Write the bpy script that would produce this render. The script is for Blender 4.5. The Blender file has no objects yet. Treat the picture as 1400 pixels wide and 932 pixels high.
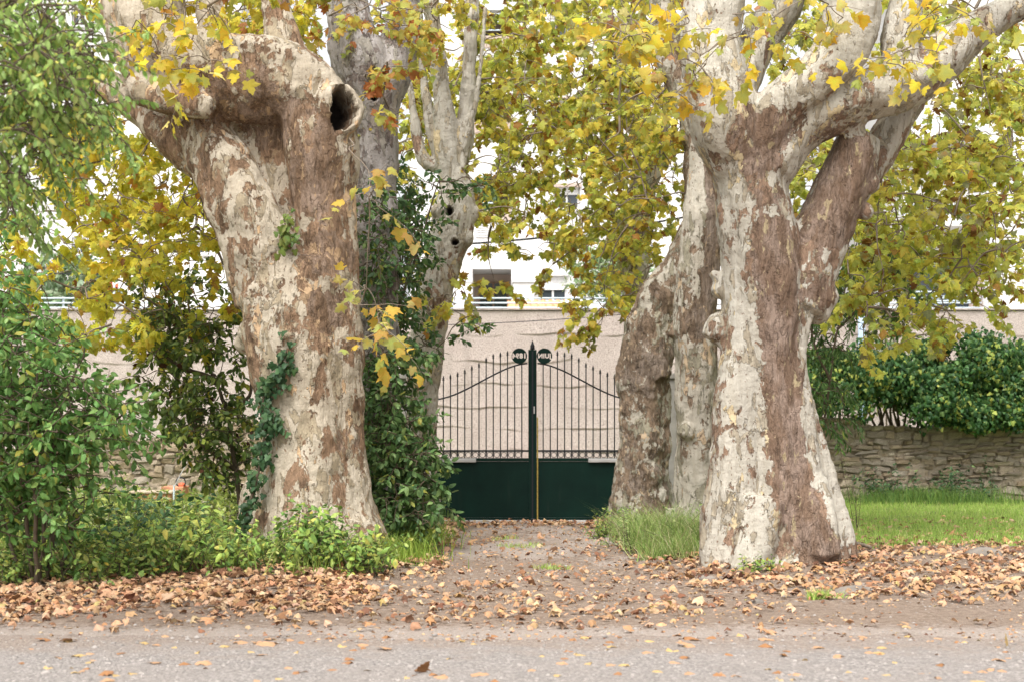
import bpy, math, random
import numpy as np
from mathutils import Vector, Matrix, noise as mnoise

S = bpy.context.scene
C = S.collection
# ------------------------------------------------------------------ camera, sky, sun, exposure
F = 1944.0; CAMZ = 1.5                      # focal length in photo pixels, eye height
cam_d = bpy.data.cameras.new('camera'); cam = bpy.data.objects.new('camera', cam_d); C.objects.link(cam)
cam.location = (0, 0, CAMZ); cam.rotation_euler = (math.radians(90), 0, 0)
cam_d.lens = 50; cam_d.sensor_width = 36; cam_d.shift_y = 111 / 1400.0
cam_d.clip_start = 0.1; cam_d.clip_end = 2000
cam_d.dof.use_dof = True; cam_d.dof.focus_distance = 15.6; cam_d.dof.aperture_fstop = 2.2
S.camera = cam
S.render.resolution_x = 1024; S.render.resolution_y = 681

W = bpy.data.worlds.new('World'); S.world = W; W.use_nodes = True
SUN_EL, SUN_AZ = 58, 200                    # high, behind the camera to the left, very diffuse
wn = W.node_tree.nodes; wl = W.node_tree.links
bg = wn['Background']; sky = wn.new('ShaderNodeTexSky'); sky.sky_type = 'NISHITA'; sky.sun_disc = False
sky.sun_elevation = math.radians(SUN_EL); sky.sun_rotation = math.radians(SUN_AZ)
sky.dust_density = 6; sky.air_density = 1.0; sky.ozone_density = 0.6
hs = wn.new('ShaderNodeHueSaturation'); hs.inputs['Saturation'].default_value = 0.10; hs.inputs['Value'].default_value = 2.1
wl.new(sky.outputs[0], hs.inputs['Color']); wl.new(hs.outputs[0], bg.inputs['Color'])
bg.inputs['Strength'].default_value = 0.15
sd = bpy.data.lights.new('sun', 'SUN'); sd.energy = 1.2; sd.angle = math.radians(22); sd.color = (1, 0.94, 0.86)
so = bpy.data.objects.new('sun', sd); C.objects.link(so)
az = math.radians(SUN_AZ); el = math.radians(SUN_EL)
sdir = Vector((math.sin(az) * math.cos(el), math.cos(az) * math.cos(el), math.sin(el)))
so.rotation_euler = (-sdir).to_track_quat('-Z', 'Y').to_euler()
S.view_settings.view_transform = 'Standard'; S.view_settings.look = 'None'
S.view_settings.exposure = 0.14; S.view_settings.gamma = 1; S.view_settings.use_curve_mapping = False

rng = np.random.default_rng(7); random.seed(7)

# ------------------------------------------------------------------ helpers
def P(px, py, Y):
    """point of the place seen at photo pixel px,py when it stands Y metres away"""
    return np.array([(px - 700) * Y / F, Y, CAMZ - (py - 577) * Y / F])

def tag(o, label=None, cat=None, group=None, kind=None):
    if label: o['label'] = label
    if cat: o['category'] = cat
    if group: o['group'] = group
    if kind: o['kind'] = kind
    return o

def empty(name, loc, label, cat, group=None):
    o = bpy.data.objects.new(name, None); C.objects.link(o); o.location = [float(v) for v in loc]
    o.empty_display_size = 0.3
    return tag(o, label, cat, group)

def wloc(o):
    v = np.zeros(3)
    while o is not None:
        v += np.array(o.location); o = o.parent
    return v

def mesh_from(name, V, faces, mat=None, smooth=False, cols=None):
    """V (n,3); faces: (m,k) array or list of lists"""
    me = bpy.data.meshes.new(name)
    V = np.asarray(V, dtype=np.float32)
    if isinstance(faces, np.ndarray):
        m, k = faces.shape
        me.vertices.add(len(V)); me.vertices.foreach_set('co', V.ravel())
        me.loops.add(m * k); me.loops.foreach_set('vertex_index', faces.astype(np.int32).ravel())
        me.polygons.add(m)
        me.polygons.foreach_set('loop_start', np.arange(0, m * k, k, dtype=np.int32))
        try: me.polygons.foreach_set('loop_total', np.full(m, k, dtype=np.int32))
        except Exception: pass
        me.update(calc_edges=True)
    else:
        me.from_pydata([tuple(map(float, v)) for v in V], [], [tuple(map(int, f)) for f in faces]); me.update()
    if smooth: me.polygons.foreach_set('use_smooth', np.ones(len(me.polygons), dtype=bool))
    if cols is not None:
        a = me.attributes.new('col', 'FLOAT_COLOR', 'POINT')
        a.data.foreach_set('color', np.asarray(cols, dtype=np.float32).ravel())
    if mat: me.materials.append(mat)
    return me

def link(name, me, parent=None, loc=None):
    o = bpy.data.objects.new(name, me); C.objects.link(o)
    if parent is not None: o.parent = parent
    if loc is not None: o.location = [float(v) for v in loc]
    return o

def build(name, V, faces, mat, parent=None, smooth=False, cols=None):
    V = np.asarray(V, dtype=float)
    if parent is not None: V = V - wloc(parent)
    return link(name, mesh_from(name, V, faces, mat, smooth, cols), parent)

class MB:
    """collects shapes of ONE part"""
    def __init__(s): s.V = []; s.Fc = []; s.n = 0
    def add(s, V, faces):
        V = np.asarray(V, dtype=float); s.V.append(V)
        s.Fc += [[int(i) + s.n for i in f] for f in faces]; s.n += len(V); return s
    def box(s, x0, x1, y0, y1, z0, z1, bev=0.0):
        if bev <= 0:
            V = [(x, y, z) for x in (x0, x1) for y in (y0, y1) for z in (z0, z1)]
            return s.add(V, [(0, 1, 3, 2), (4, 6, 7, 5), (0, 4, 5, 1), (2, 3, 7, 6), (0, 2, 6, 4), (1, 5, 7, 3)])
        b = bev; V = []; idx = {}
        X = (x0, x1); Yy = (y0, y1); Z = (z0, z1)
        for i in (0, 1):
            for j in (0, 1):
                for k in (0, 1):
                    sx = 1 - 2 * i; sy = 1 - 2 * j; sz = 1 - 2 * k
                    idx[i, j, k, 'x'] = len(V); V.append((X[i], Yy[j] + sy * b, Z[k] + sz * b))
                    idx[i, j, k, 'y'] = len(V); V.append((X[i] + sx * b, Yy[j], Z[k] + sz * b))
                    idx[i, j, k, 'z'] = len(V); V.append((X[i] + sx * b, Yy[j] + sy * b, Z[k]))
        Fs = []
        for i in (0, 1): Fs.append([idx[i, a, c, 'x'] for a, c in ((0, 0), (1, 0), (1, 1), (0, 1))])
        for j in (0, 1): Fs.append([idx[a, j, c, 'y'] for a, c in ((0, 0), (1, 0), (1, 1), (0, 1))])
        for k in (0, 1): Fs.append([idx[a, c, k, 'z'] for a, c in ((0, 0), (1, 0), (1, 1), (0, 1))])
        for i in (0, 1):
            for j in (0, 1): Fs.append([idx[i, j, 0, 'x'], idx[i, j, 1, 'x'], idx[i, j, 1, 'y'], idx[i, j, 0, 'y']])
        for i in (0, 1):
            for k in (0, 1): Fs.append([idx[i, 0, k, 'x'], idx[i, 1, k, 'x'], idx[i, 1, k, 'z'], idx[i, 0, k, 'z']])
        for j in (0, 1):
            for k in (0, 1): Fs.append([idx[0, j, k, 'y'], idx[1, j, k, 'y'], idx[1, j, k, 'z'], idx[0, j, k, 'z']])
        for i in (0, 1):
            for j in (0, 1):
                for k in (0, 1): Fs.append([idx[i, j, k, 'x'], idx[i, j, k, 'y'], idx[i, j, k, 'z']])
        return s.add(V, Fs)
    def tube(s, pts, rad, n=8, cap=True):
        V, Fc = tube(pts, rad, n, cap); return s.add(V, Fc)
    def build(s, name, mat, parent=None, smooth=False):
        V = np.concatenate(s.V)
        if parent is not None: V = V - wloc(parent)
        me = bpy.data.meshes.new(name); me.from_pydata([tuple(v) for v in V.tolist()], [], s.Fc); me.update()
        import bmesh
        bm = bmesh.new(); bm.from_mesh(me); bmesh.ops.recalc_face_normals(bm, faces=bm.faces); bm.to_mesh(me); bm.free()
        if smooth: me.polygons.foreach_set('use_smooth', np.ones(len(me.polygons), dtype=bool))
        me.materials.append(mat)
        return link(name, me, parent)

def frames(pts):
    pts = np.asarray(pts, float); n = len(pts)
    T = np.gradient(pts, axis=0); T /= np.linalg.norm(T, axis=1)[:, None] + 1e-9
    ref = np.array([0, 1.0, 0]) if abs(T[0][1]) < .9 else np.array([1.0, 0, 0])
    N = np.zeros_like(T); v = ref - T[0] * T[0].dot(ref); N[0] = v / np.linalg.norm(v)
    for i in range(1, n):
        v = N[i - 1] - T[i] * T[i].dot(N[i - 1]); N[i] = v / (np.linalg.norm(v) + 1e-9)
    return T, N, np.cross(T, N)

def tube(pts, rad, n=8, cap=True):
    pts = np.asarray(pts, float); rad = np.broadcast_to(np.asarray(rad, float), (len(pts),))
    T, N, B = frames(pts)
    a = np.linspace(0, 2 * math.pi, n, endpoint=False)
    V = pts[:, None, :] + rad[:, None, None] * (np.cos(a)[None, :, None] * N[:, None, :] + np.sin(a)[None, :, None] * B[:, None, :])
    V = V.reshape(-1, 3); Fc = []
    for i in range(len(pts) - 1):
        for j in range(n):
            k = (j + 1) % n; Fc.append([i * n + j, i * n + k, (i + 1) * n + k, (i + 1) * n + j])
    if cap:
        V = np.vstack([V, pts[0] - T[0] * rad[0] * .3, pts[-1] + T[-1] * rad[-1] * .3]); m = len(V)
        for j in range(n):
            k = (j + 1) % n
            Fc.append([m - 2, k, j]); Fc.append([m - 1, (len(pts) - 1) * n + j, (len(pts) - 1) * n + k])
    return V, Fc

def catmull(pts, per=6):
    pts = np.asarray(pts, float)
    if len(pts) < 3: 
        t = np.linspace(0, 1, per + 1)[:, None]; return pts[0] * (1 - t) + pts[-1] * t
    Q = np.vstack([2 * pts[0] - pts[1], pts, 2 * pts[-1] - pts[-2]]); out = []
    for i in range(1, len(Q) - 2):
        p0, p1, p2, p3 = Q[i - 1:i + 3]
        for t in np.linspace(0, 1, per, endpoint=False):
            out.append(.5 * ((2 * p1) + (-p0 + p2) * t + (2 * p0 - 5 * p1 + 4 * p2 - p3) * t * t + (-p0 + 3 * p1 - 3 * p2 + p3) * t ** 3))
    out.append(pts[-1]); return np.array(out)

def vnoise(x, y, seed=0.0):
    """cheap smooth 2-D variation from sines, about -1..1"""
    return (np.sin(x * 1.3 + seed) * np.cos(y * 1.7 - seed * 2) + .5 * np.sin(x * 2.9 - y * 2.3 + seed * 3) + .3 * np.cos(x * 5.3 + y * 4.1 + seed) + .2 * np.sin(x * 9.7 - y * 7.9 + seed * 5)) / 1.6

# ------------------------------------------------------------------ materials
class NT:
    def __init__(s, name):
        s.m = bpy.data.materials.new(name); s.m.use_nodes = True; s.t = s.m.node_tree; s.n = s.t.nodes
        s.b = s.n['Principled BSDF']; s.out = s.n['Material Output']
    def new(s, typ, **kw):
        x = s.n.new(typ)
        for k, v in kw.items():
            if k.startswith('i_'): x.inputs[k[2:].replace('_', ' ')].default_value = v
            else: setattr(x, k, v)
        return x
    def link(s, a, b): s.t.links.new(a, b)
    def coord(s, scale=(1, 1, 1), kind='Object'):
        tc = s.new('ShaderNodeTexCoord'); mp = s.new('ShaderNodeMapping'); mp.inputs['Scale'].default_value = scale
        s.link(tc.outputs[kind], mp.inputs[0]); return mp.outputs[0]
    def noise(s, vec, scale, detail=4, rough=.55, dist=0.0):
        x = s.new('ShaderNodeTexNoise'); x.inputs['Scale'].default_value = scale; x.inputs['Detail'].default_value = detail
        x.inputs['Roughness'].default_value = rough; x.inputs['Distortion'].default_value = dist
        if vec is not None: s.link(vec, x.inputs['Vector'])
        return x.outputs['Fac']
    def voro(s, vec, scale, out='Color', feature='F1'):
        x = s.new('ShaderNodeTexVoronoi'); x.feature = feature; x.inputs['Scale'].default_value = scale
        s.link(vec, x.inputs['Vector']); return x.outputs[out]
    def ramp(s, fac, stops, interp='LINEAR'):
        r = s.new('ShaderNodeValToRGB'); r.color_ramp.interpolation = interp
        e = r.color_ramp.elements
        while len(e) < len(stops): e.new(0.5)
        for i, (p, c) in enumerate(stops):
            e[i].position = p; e[i].color = (*c, 1) if not isinstance(c, (int, float)) else (c, c, c, 1)
        s.link(fac, r.inputs[0]); return r.outputs[0]
    def mix(s, fac, a, b, blend='MIX'):
        x = s.new('ShaderNodeMix'); x.data_type = 'RGBA'; x.blend_type = blend
        for sock, v in ((x.inputs['Factor'], fac), (x.inputs[6], a), (x.inputs[7], b)):
            if hasattr(v, 'links'): s.link(v, sock)
            elif isinstance(v, (int, float)): sock.default_value = v
            else: sock.default_value = (*v, 1)
        return x.outputs[2]
    def math(s, op, a, b=None, clamp=False):
        x = s.new('ShaderNodeMath'); x.operation = op; x.use_clamp = clamp
        for sock, v in ((x.inputs[0], a), (x.inputs[1], b)):
            if v is None: continue
            if hasattr(v, 'links'): s.link(v, sock)
            else: sock.default_value = v
        return x.outputs[0]
    def bump(s, h, strength=.5, dist=.02, normal=None):
        x = s.new('ShaderNodeBump'); x.inputs['Strength'].default_value = strength; x.inputs['Distance'].default_value = dist
        s.link(h, x.inputs['Height'])
        if normal is not None: s.link(normal, x.inputs['Normal'])
        s.link(x.outputs[0], s.b.inputs['Normal']); return x.outputs[0]
    def base(s, c, rough=.85, spec=.25):
        if hasattr(c, 'links'): s.link(c, s.b.inputs['Base Color'])
        else: s.b.inputs['Base Color'].default_value = (*c, 1)
        s.b.inputs['Roughness'].default_value = rough
        s.b.inputs['Specular IOR Level'].default_value = spec; return s

def simple(name, col, rough=.7, var=.15, scale=8, metal=0.0, bump=0.2, bscale=60, spec=.3):
    t = NT(name); v = t.coord()
    n = t.noise(v, scale, 5)
    a = tuple(c * (1 - var) for c in col); b = tuple(min(1, c * (1 + var)) for c in col)
    t.base(t.ramp(n, [(.3, a), (.7, b)]), rough, spec); t.b.inputs['Metallic'].default_value = metal
    if bump: t.bump(t.noise(v, bscale, 3), bump, .005)
    return t.m

def leaf_mat(name, trans=.45, rough=.55, spec=.25):
    t = NT(name)
    a = t.new('ShaderNodeAttribute', attribute_name='col')
    v = t.coord(); n = t.noise(v, 35, 3)
    c = t.mix(t.ramp(n, [(.35, 0.0), (.7, 1.0)]), t.mix(1.0, a.outputs['Color'], (.72, .72, .7), 'MULTIPLY'), a.outputs['Color'])
    t.base(c, rough, spec)
    tr = t.new('ShaderNodeBsdfTranslucent'); t.link(c, tr.inputs['Color'])
    mx = t.new('ShaderNodeMixShader'); mx.inputs[0].default_value = trans
    t.link(t.b.outputs[0], mx.inputs[1]); t.link(tr.outputs[0], mx.inputs[2]); t.link(mx.outputs[0], t.out.inputs['Surface'])
    return t.m

M = {}
M['leaf'] = leaf_mat('plane_leaf', .6)
M['leaf_green'] = leaf_mat('green_leaf', .30, .5, .3)
M['leaf_dry'] = leaf_mat('dry_leaf', .12, .8, .15)
M['grass'] = leaf_mat('grass_blade', .35, .6, .2)

def bark_mat(name, cream, tan, brown, olive, cover=.5, rugged=1.0):
    t = NT(name)
    at = t.new('ShaderNodeAttribute', attribute_name='brown'); br = at.outputs['Fac']
    hol = t.new('ShaderNodeAttribute', attribute_name='hollow').outputs['Fac']
    v = t.coord((1, 1, .48)); v2 = t.coord((1, 1, .22)); v3 = t.coord((1, 1, .85))
    # warped coordinates for flake outlines
    wn_ = t.new('ShaderNodeTexNoise'); wn_.inputs['Scale'].default_value = 7; wn_.inputs['Detail'].default_value = 5; t.link(v, wn_.inputs['Vector'])
    ad = t.new('ShaderNodeVectorMath', operation='MULTIPLY_ADD'); t.link(wn_.outputs['Color'], ad.inputs[0])
    ad.inputs[1].default_value = (.22, .22, .22); t.link(v, ad.inputs[2]); vw = ad.outputs[0]
    big = t.noise(v, 1.6, 4, .6)
    base = t.ramp(big, [(.3, tuple(c * .80 for c in cream)), (.5, cream), (.7, tuple(min(1, c * k) for c, k in zip(cream, (1.08, 1.1, 1.12))))])
    streak = t.noise(t.coord((1, 1, .12)), 16, 4)
    base = t.mix(t.ramp(streak, [(.4, 0.0), (.62, .5)]), base, tuple(c * k for c, k in zip(cream, (.72, .70, .66))))
    # horizontal wrinkle tint
    nA = t.noise(vw, 4.6, 5, .6, .2)
    fA = t.ramp(t.math('ADD', nA, t.math('MULTIPLY', br, .09)), [(.605, 0.0), (.62, .9)])
    c1 = t.mix(fA, base, t.ramp(t.noise(v, 9, 3), [(.35, tan), (.65, tuple(c * 1.25 for c in tan))]))
    nB = t.noise(t.coord((1, 1.03, .42)), 6.2, 6, .62, .5)
    fB = t.ramp(t.math('ADD', nB, t.math('MULTIPLY', br, .05)), [(.555, 0.0), (.57, 1.0)])
    c2 = t.mix(fB, c1, t.ramp(t.noise(v, 12, 3), [(.35, olive), (.65, tuple(c * 1.5 for c in olive))]))
    sc = t.new('ShaderNodeSeparateColor'); t.link(t.voro(vw, 9.5), sc.inputs[0])
    nC = t.noise(vw, 3.4, 6, .65, .1)
    nC2 = t.noise(v3, 9.0, 5, .6, .3)
    lvl = t.math('ADD', t.math('ADD', t.math('MULTIPLY', nC, .62), t.math('MULTIPLY', br, .15)), t.math('ADD', t.math('MULTIPLY', sc.outputs[0], .09), t.math('MULTIPLY', nC2, .34)))
    fC = t.ramp(lvl, [(.605 + (.5 - cover) * .2, 0.0), (.622 + (.5 - cover) * .2, 1.0)])
    crack = t.noise(v2, 26, 6, .7, .4)
    brc = t.ramp(crack, [(.3, tuple(c * .45 for c in brown)), (.5, brown), (.72, tuple(c * 1.75 for c in brown))])
    brc = t.mix(t.ramp(t.noise(vw, 5.5, 5, .65, .3), [(.44, 0.0), (.50, .85)]), brc, t.mix(t.ramp(crack, [(.3, .6), (.6, 0.0)]), tuple(c * 1.9 for c in brown), tuple(c * .8 for c in brown)))
    brc = t.mix(t.ramp(t.noise(v, 8.5, 5, .6, .5), [(.60, 0.0), (.625, 1.0)]), brc, tuple((c * .75 + d * .1) for c, d in zip(tan, cream)))
    c3 = t.mix(fC, c2, brc)
    brN = t.math('ADD', br, t.math('ADD', t.math('MULTIPLY', t.math('SUBTRACT', nC2, .5), 1.3), t.math('MULTIPLY', t.math('SUBTRACT', nA, .5), 1.2)))
    fZ = t.ramp(brN, [(.70, 0.0), (.72, 1.0)])
    zone = t.mix(t.ramp(t.noise(t.coord((1, 1, .3)), 6, 5, .6, .3), [(.42, 0.0), (.58, 1.0)]), tuple(c * 1.1 for c in brown), tuple(c * 1.35 + .075 for c in brown))
    zone = t.mix(t.ramp(crack, [(.34, .75), (.50, 0.0)]), zone, tuple(c * .5 for c in brown))
    zone = t.mix(t.ramp(t.noise(v, 11, 5, .6, .5), [(.60, 0.0), (.63, .9)]), zone, tan)
    c3 = t.mix(fZ, c3, zone); fC = t.math('MAXIMUM', fC, fZ)
    # tiny specks
    sp = t.noise(t.coord((1, 1, .7)), 34, 2, .5)
    c4 = t.mix(t.ramp(sp, [(.67, 0.0), (.70, .7)]), c3, tuple(c * .8 for c in brown))
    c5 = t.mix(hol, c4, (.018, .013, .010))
    t.base(c5, .88, .2)
    h = t.math('ADD', t.math('MULTIPLY', fC, -.85), t.math('MULTIPLY', fB, .45))
    h = t.math('ADD', h, t.math('MULTIPLY', fA, .45))
    h = t.math('ADD', h, t.math('MULTIPLY', t.math('MULTIPLY', crack, fC), 1.3 * rugged))
    h = t.math('ADD', h, t.math('MULTIPLY', t.noise(v3, 28, 5, .6), .35))
    wr = t.noise(t.coord((.6, .6, 5)), 7, 3)     # fine horizontal wrinkles of smooth bark
    h = t.math('ADD', h, t.math('MULTIPLY', wr, .10))
    h = t.math('ADD', h, t.math('MULTIPLY', t.noise(t.coord((1, 1, .10)), 13, 5, .6), .8))
    t.bump(h, 1.0, .045)
    return t.m

M['bark_warm'] = bark_mat('plane_bark_warm', (.46, .395, .305), (.46, .31, .18), (.195, .125, .078), (.25, .205, .14), .60)
M['bark_pale'] = bark_mat('plane_bark_pale', (.435, .40, .335), (.44, .35, .21), (.19, .125, .085), (.25, .215, .16), .46)
M['bark_grey'] = bark_mat('plane_bark_grey', (.43, .39, .32), (.38, .28, .18), (.155, .11, .075), (.20, .18, .13), .52)
M['bark_old'] = bark_mat('old_grey_bark', (.34, .31, .29), (.28, .24, .20), (.16, .13, .115), (.22, .20, .17), .6)
M['stem'] = simple('dark_stem', (.10, .075, .05), .9, .3)
M['twig'] = simple('twig_bark', (.20, .16, .12), .9, .3)

def ground_mat():
    t = NT('earth_and_grass')
    v = t.coord(); g = t.new('ShaderNodeAttribute', attribute_name='col').outputs['Color']
    n = t.noise(v, 14, 6, .7); n2 = t.noise(v, 90, 4, .7)
    sc = t.new('ShaderNodeSeparateColor'); t.link(g, sc.inputs[0])
    dirt = t.ramp(n, [(.3, (.19, .135, .10)), (.5, (.31, .235, .18)), (.7, (.40, .32, .255))])
    dirt = t.mix(t.ramp(n2, [(.42, .55), (.6, 0.0)]), dirt, (.10, .075, .06))
    gr = t.ramp(n, [(.3, (.12, .16, .05)), (.7, (.22, .27, .08))])
    grav = t.ramp(t.noise(v, 45, 5, .7), [(.32, (.23, .19, .16)), (.55, (.38, .32, .275)), (.72, (.50, .44, .39))])
    f = t.math('ADD', sc.outputs[0], t.math('MULTIPLY', t.math('SUBTRACT', n, .5), 1.2), True)
    c = t.mix(t.ramp(f, [(.4, 0.0), (.6, 1.0)]), dirt, gr)
    f2 = t.math('ADD', sc.outputs[1], t.math('MULTIPLY', t.math('SUBTRACT', n, .5), 1.4), True)
    c = t.mix(t.ramp(f2, [(.35, 0.0), (.65, 1.0)]), c, grav)
    t.base(c, .95, .1)
    t.bump(t.math('ADD', n2, t.math('MULTIPLY', n, 1.5)), .8, .02)
    return t.m
def gravel_mat(name, tint=(1, 1, 1)):
    t = NT(name); v = t.coord()
    c = t.new('ShaderNodeSeparateColor'); t.link(t.voro(v, 55), c.inputs[0])
    d = t.voro(v, 55, 'Distance')
    k = lambda x: tuple(x * q for q in tint)
    col = t.ramp(c.outputs[0], [(0, k(.20)), (.4, k(.26)), (.8, k(.31)), (1, k(.42))])
    col = t.mix(t.ramp(t.noise(v, 1.6, 5, .65), [(.42, 0.0), (.62, .45)]), col, (.27, .235, .21))
    col = t.mix(t.ramp(t.noise(v, 22, 4, .7), [(.5, 0.0), (.7, .6)]), col, k(.17))
    sx = t.new('ShaderNodeSeparateXYZ'); t.link(v, sx.inputs[0])
    dd = t.math('ADD', t.math('MULTIPLY', t.math('SUBTRACT', sx.outputs[1], 9.0), 1.0), t.math('MULTIPLY', t.math('SUBTRACT', t.noise(v, 2.5, 6, .7), .5), 2.4))
    col = t.mix(t.ramp(dd, [(.1, 0.0), (.75, 1.0)]), col, t.ramp(t.noise(v, 30, 5, .75), [(.35, (.16, .125, .10)), (.55, (.27, .22, .185)), (.7, (.38, .33, .29))]))
    t.base(col, .92, .15)
    t.bump(t.math('ADD', t.math('MULTIPLY', d, -1.0), t.noise(v, 18, 5)), .8, .012)
    return t.m
M['ground'] = ground_mat()
M['road'] = gravel_mat('grey_gravel', (.90, .81, .745))
M['pebble'] = simple('pebble_stone', (.30, .27, .245), .85, .4, 3)
M['rock'] = simple('grey_rock', (.19, .165, .14), .9, .35, 6, bump=.7, bscale=25)

def roughcast():
    t = NT('roughcast_plaster'); v = t.coord()
    n = t.noise(v, 32, 5, .85); n2 = t.noise(v, 1.1, 4, .6)
    c = t.ramp(n, [(.36, (.22, .17, .15)), (.47, (.49, .41, .37)), (.62, (.66, .575, .53))])
    c = t.mix(t.ramp(n2, [(.42, 0.0), (.7, .45)]), c, (.46, .37, .33))
    st = t.noise(t.coord((1, 1, .08)), 2.5, 5, .65)
    c = t.mix(t.ramp(st, [(.5, 0.0), (.72, .35)]), c, (.30, .25, .22))
    t.base(c, .95, .1); t.bump(n, 1.0, .03); return t.m
M['roughcast'] = roughcast()
def plaster(name, col):
    t = NT(name); v = t.coord()
    n = t.noise(v, .8, 5, .6); st = t.noise(t.coord((1, 1, .1)), 1.8, 5, .6)
    c = t.ramp(n, [(.3, tuple(x * .93 for x in col)), (.7, col)])
    c = t.mix(t.ramp(st, [(.55, 0.0), (.8, .3)]), c, tuple(x * .75 for x in col))
    t.base(c, .9, .15); t.bump(t.noise(v, 40, 3), .25, .005); return t.m
M['white_wall'] = plaster('white_render', (.68, .665, .65))
M['pink_wall'] = plaster('pinkish_render', (.50, .40, .34))
M['brown_frame'] = simple('brown_woodwork', (.24, .15, .10), .6)
M['shutter'] = simple('white_shutter', (.72, .71, .70), .5, .05)
M['railing'] = simple('pale_blue_paint', (.50, .58, .62), .4, .1)
M['terracotta'] = simple('terracotta', (.50, .23, .13), .85, .3, 12, bump=.5)
M['tile'] = simple('orange_tile', (.62, .33, .17), .85, .25, 20)
M['mortar'] = simple('earthy_mortar', (.27, .22, .16), .95, .3, 10, bump=.9, bscale=30)
def glass_mat():
    t = NT('window_glass'); t.base((.035, .045, .055), .08, .6); return t.m
M['glass'] = glass_mat()
def green_paint():
    t = NT('dark_green_paint'); v = t.coord()
    n = t.noise(v, 3, 5, .6); dirt = t.noise(t.coord((1, 1, .15)), 9, 5, .7)
    c = t.ramp(n, [(.3, (.0025, .013, .010)), (.7, (.004, .021, .015))])
    c = t.mix(t.ramp(dirt, [(.58, 0.0), (.8, .35)]), c, (.03, .035, .028))
    t.base(c, .5, .12); t.bump(t.noise(v, 25, 3), .12, .004); return t.m
M['green'] = green_paint()
M['iron'] = simple('black_iron', (.012, .013, .016), .5, .2)
M['grey_cover'] = simple('grey_metal', (.42, .40, .39), .5, .1)
M['gold'] = simple('yellowed_strip', (.30, .22, .05), .6, .4, 30)
M['red'] = simple('red_plastic', (.65, .12, .05), .45, .1)
M['wire'] = simple('black_cable', (.01, .01, .012), .6, .1)
M['blue_post'] = simple('blue_grey_metal', (.42, .52, .66), .45, .08)
M['concrete'] = simple('concrete', (.38, .36, .33), .9, .2, 4, bump=.5)
def stone_mat(i, col):
    t = NT('wall_stone'); v = t.coord(); oi = t.new('ShaderNodeObjectInfo')
    n = t.noise(v, 9, 6, .65)
    c = t.ramp(n, [(.3, tuple(x * .62 for x in col)), (.5, col), (.72, tuple(min(1, x * 1.3) for x in col))])
    c = t.mix(t.math('MULTIPLY', oi.outputs['Random'], .6), c, tuple(x * k for x, k in zip(col, (.62, .58, .55))))
    t.base(c, .93, .1); t.bump(t.noise(v, 22, 6, .7), 1.0, .03); return t.m
M['stone'] = [stone_mat(0, (.44, .35, .24)), stone_mat(1, (.43, .37, .29)), stone_mat(2, (.52, .43, .32))]

# ------------------------------------------------------------------ the ground
def gz(x, y):
    x = np.asarray(x, float); y = np.asarray(y, float)
    bank = .16 * np.exp(-((y - 15.2) / 2.6) ** 2) * (1 / (1 + np.exp((x + 1.6) * 4)))
    bankr = .10 * np.exp(-((y - 15.4) / 2.4) ** 2) * (1 / (1 + np.exp(-(x - 1.9) * 4)))
    tracks = -.03 * (np.exp(-((x - .31 - .75) / .22) ** 2) + np.exp(-((x - .31 + .75) / .22) ** 2)) * ((y > 12) & (y < 21.5))
    w = np.clip((y - 10.2) / 1.5, 0, 1)
    return (bank + bankr + tracks + .022 * vnoise(x * 1.7, y * 1.7, 1)) * w

def path_mask(x, y):
    hw = 1.15 + np.clip(15 - y, 0, 5) * .28
    return 1 / (1 + np.exp((np.abs(x - .31 + .05 * vnoise(x * 0, y * 2, 3)) - hw) * 5))

def axis(lo, hi, fine0, fine1, step, far):
    a = np.arange(fine0, fine1 + 1e-6, step)
    l = [fine0]; s = step
    while l[-1] > lo: s *= 1.35; l.append(l[-1] - s)
    r = [fine1]; s = step
    while r[-1] < hi: s *= 1.35; r.append(r[-1] + s)
    return np.concatenate([l[:0:-1], a, r[1:]])
gx = axis(-400, 400, -11, 11, .09, 0); gy = axis(-60, 900, 8, 29, .09, 0)
GX, GY = np.meshgrid(gx, gy); GZ = gz(GX, GY)
V = np.stack([GX, GY, GZ], -1).reshape(-1, 3)
nx, ny = len(gx), len(gy)
I = (np.arange(ny - 1)[:, None] * nx + np.arange(nx - 1)[None, :]).ravel()
Fq = np.stack([I, I + 1, I + 1 + nx, I + nx], 1)
pm = path_mask(V[:, 0], V[:, 1])
grass = np.clip((V[:, 1] - 15.6 - .5 * vnoise(V[:, 0] * 1.2, V[:, 1], 5)) / 1.6, 0, 1) * (V[:, 1] < 400) * (V[:, 0] > 1.5) * (1 - pm) + \
        np.clip((V[:, 1] - 14 - .5 * vnoise(V[:, 0] * 1.2, V[:, 1], 6)) / 1.5, 0, 1) * (V[:, 0] <= 1.5) * (1 - pm)
gravel = np.clip(np.clip(pm * (V[:, 1] > 12) * (.62 + .5 * vnoise(V[:, 0] * 2, V[:, 1], 8)), 0, 1) * np.clip((V[:, 1] - 14) / 2, 0.25, 1) + np.clip((11 - V[:, 1]) / 1.0, 0, 1) * .9, 0, 1)
cols = np.stack([grass, gravel, grass * 0, grass * 0 + 1], 1)
tag(build('ground', V, Fq, M['ground'], None, True, cols), kind='structure')

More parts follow.
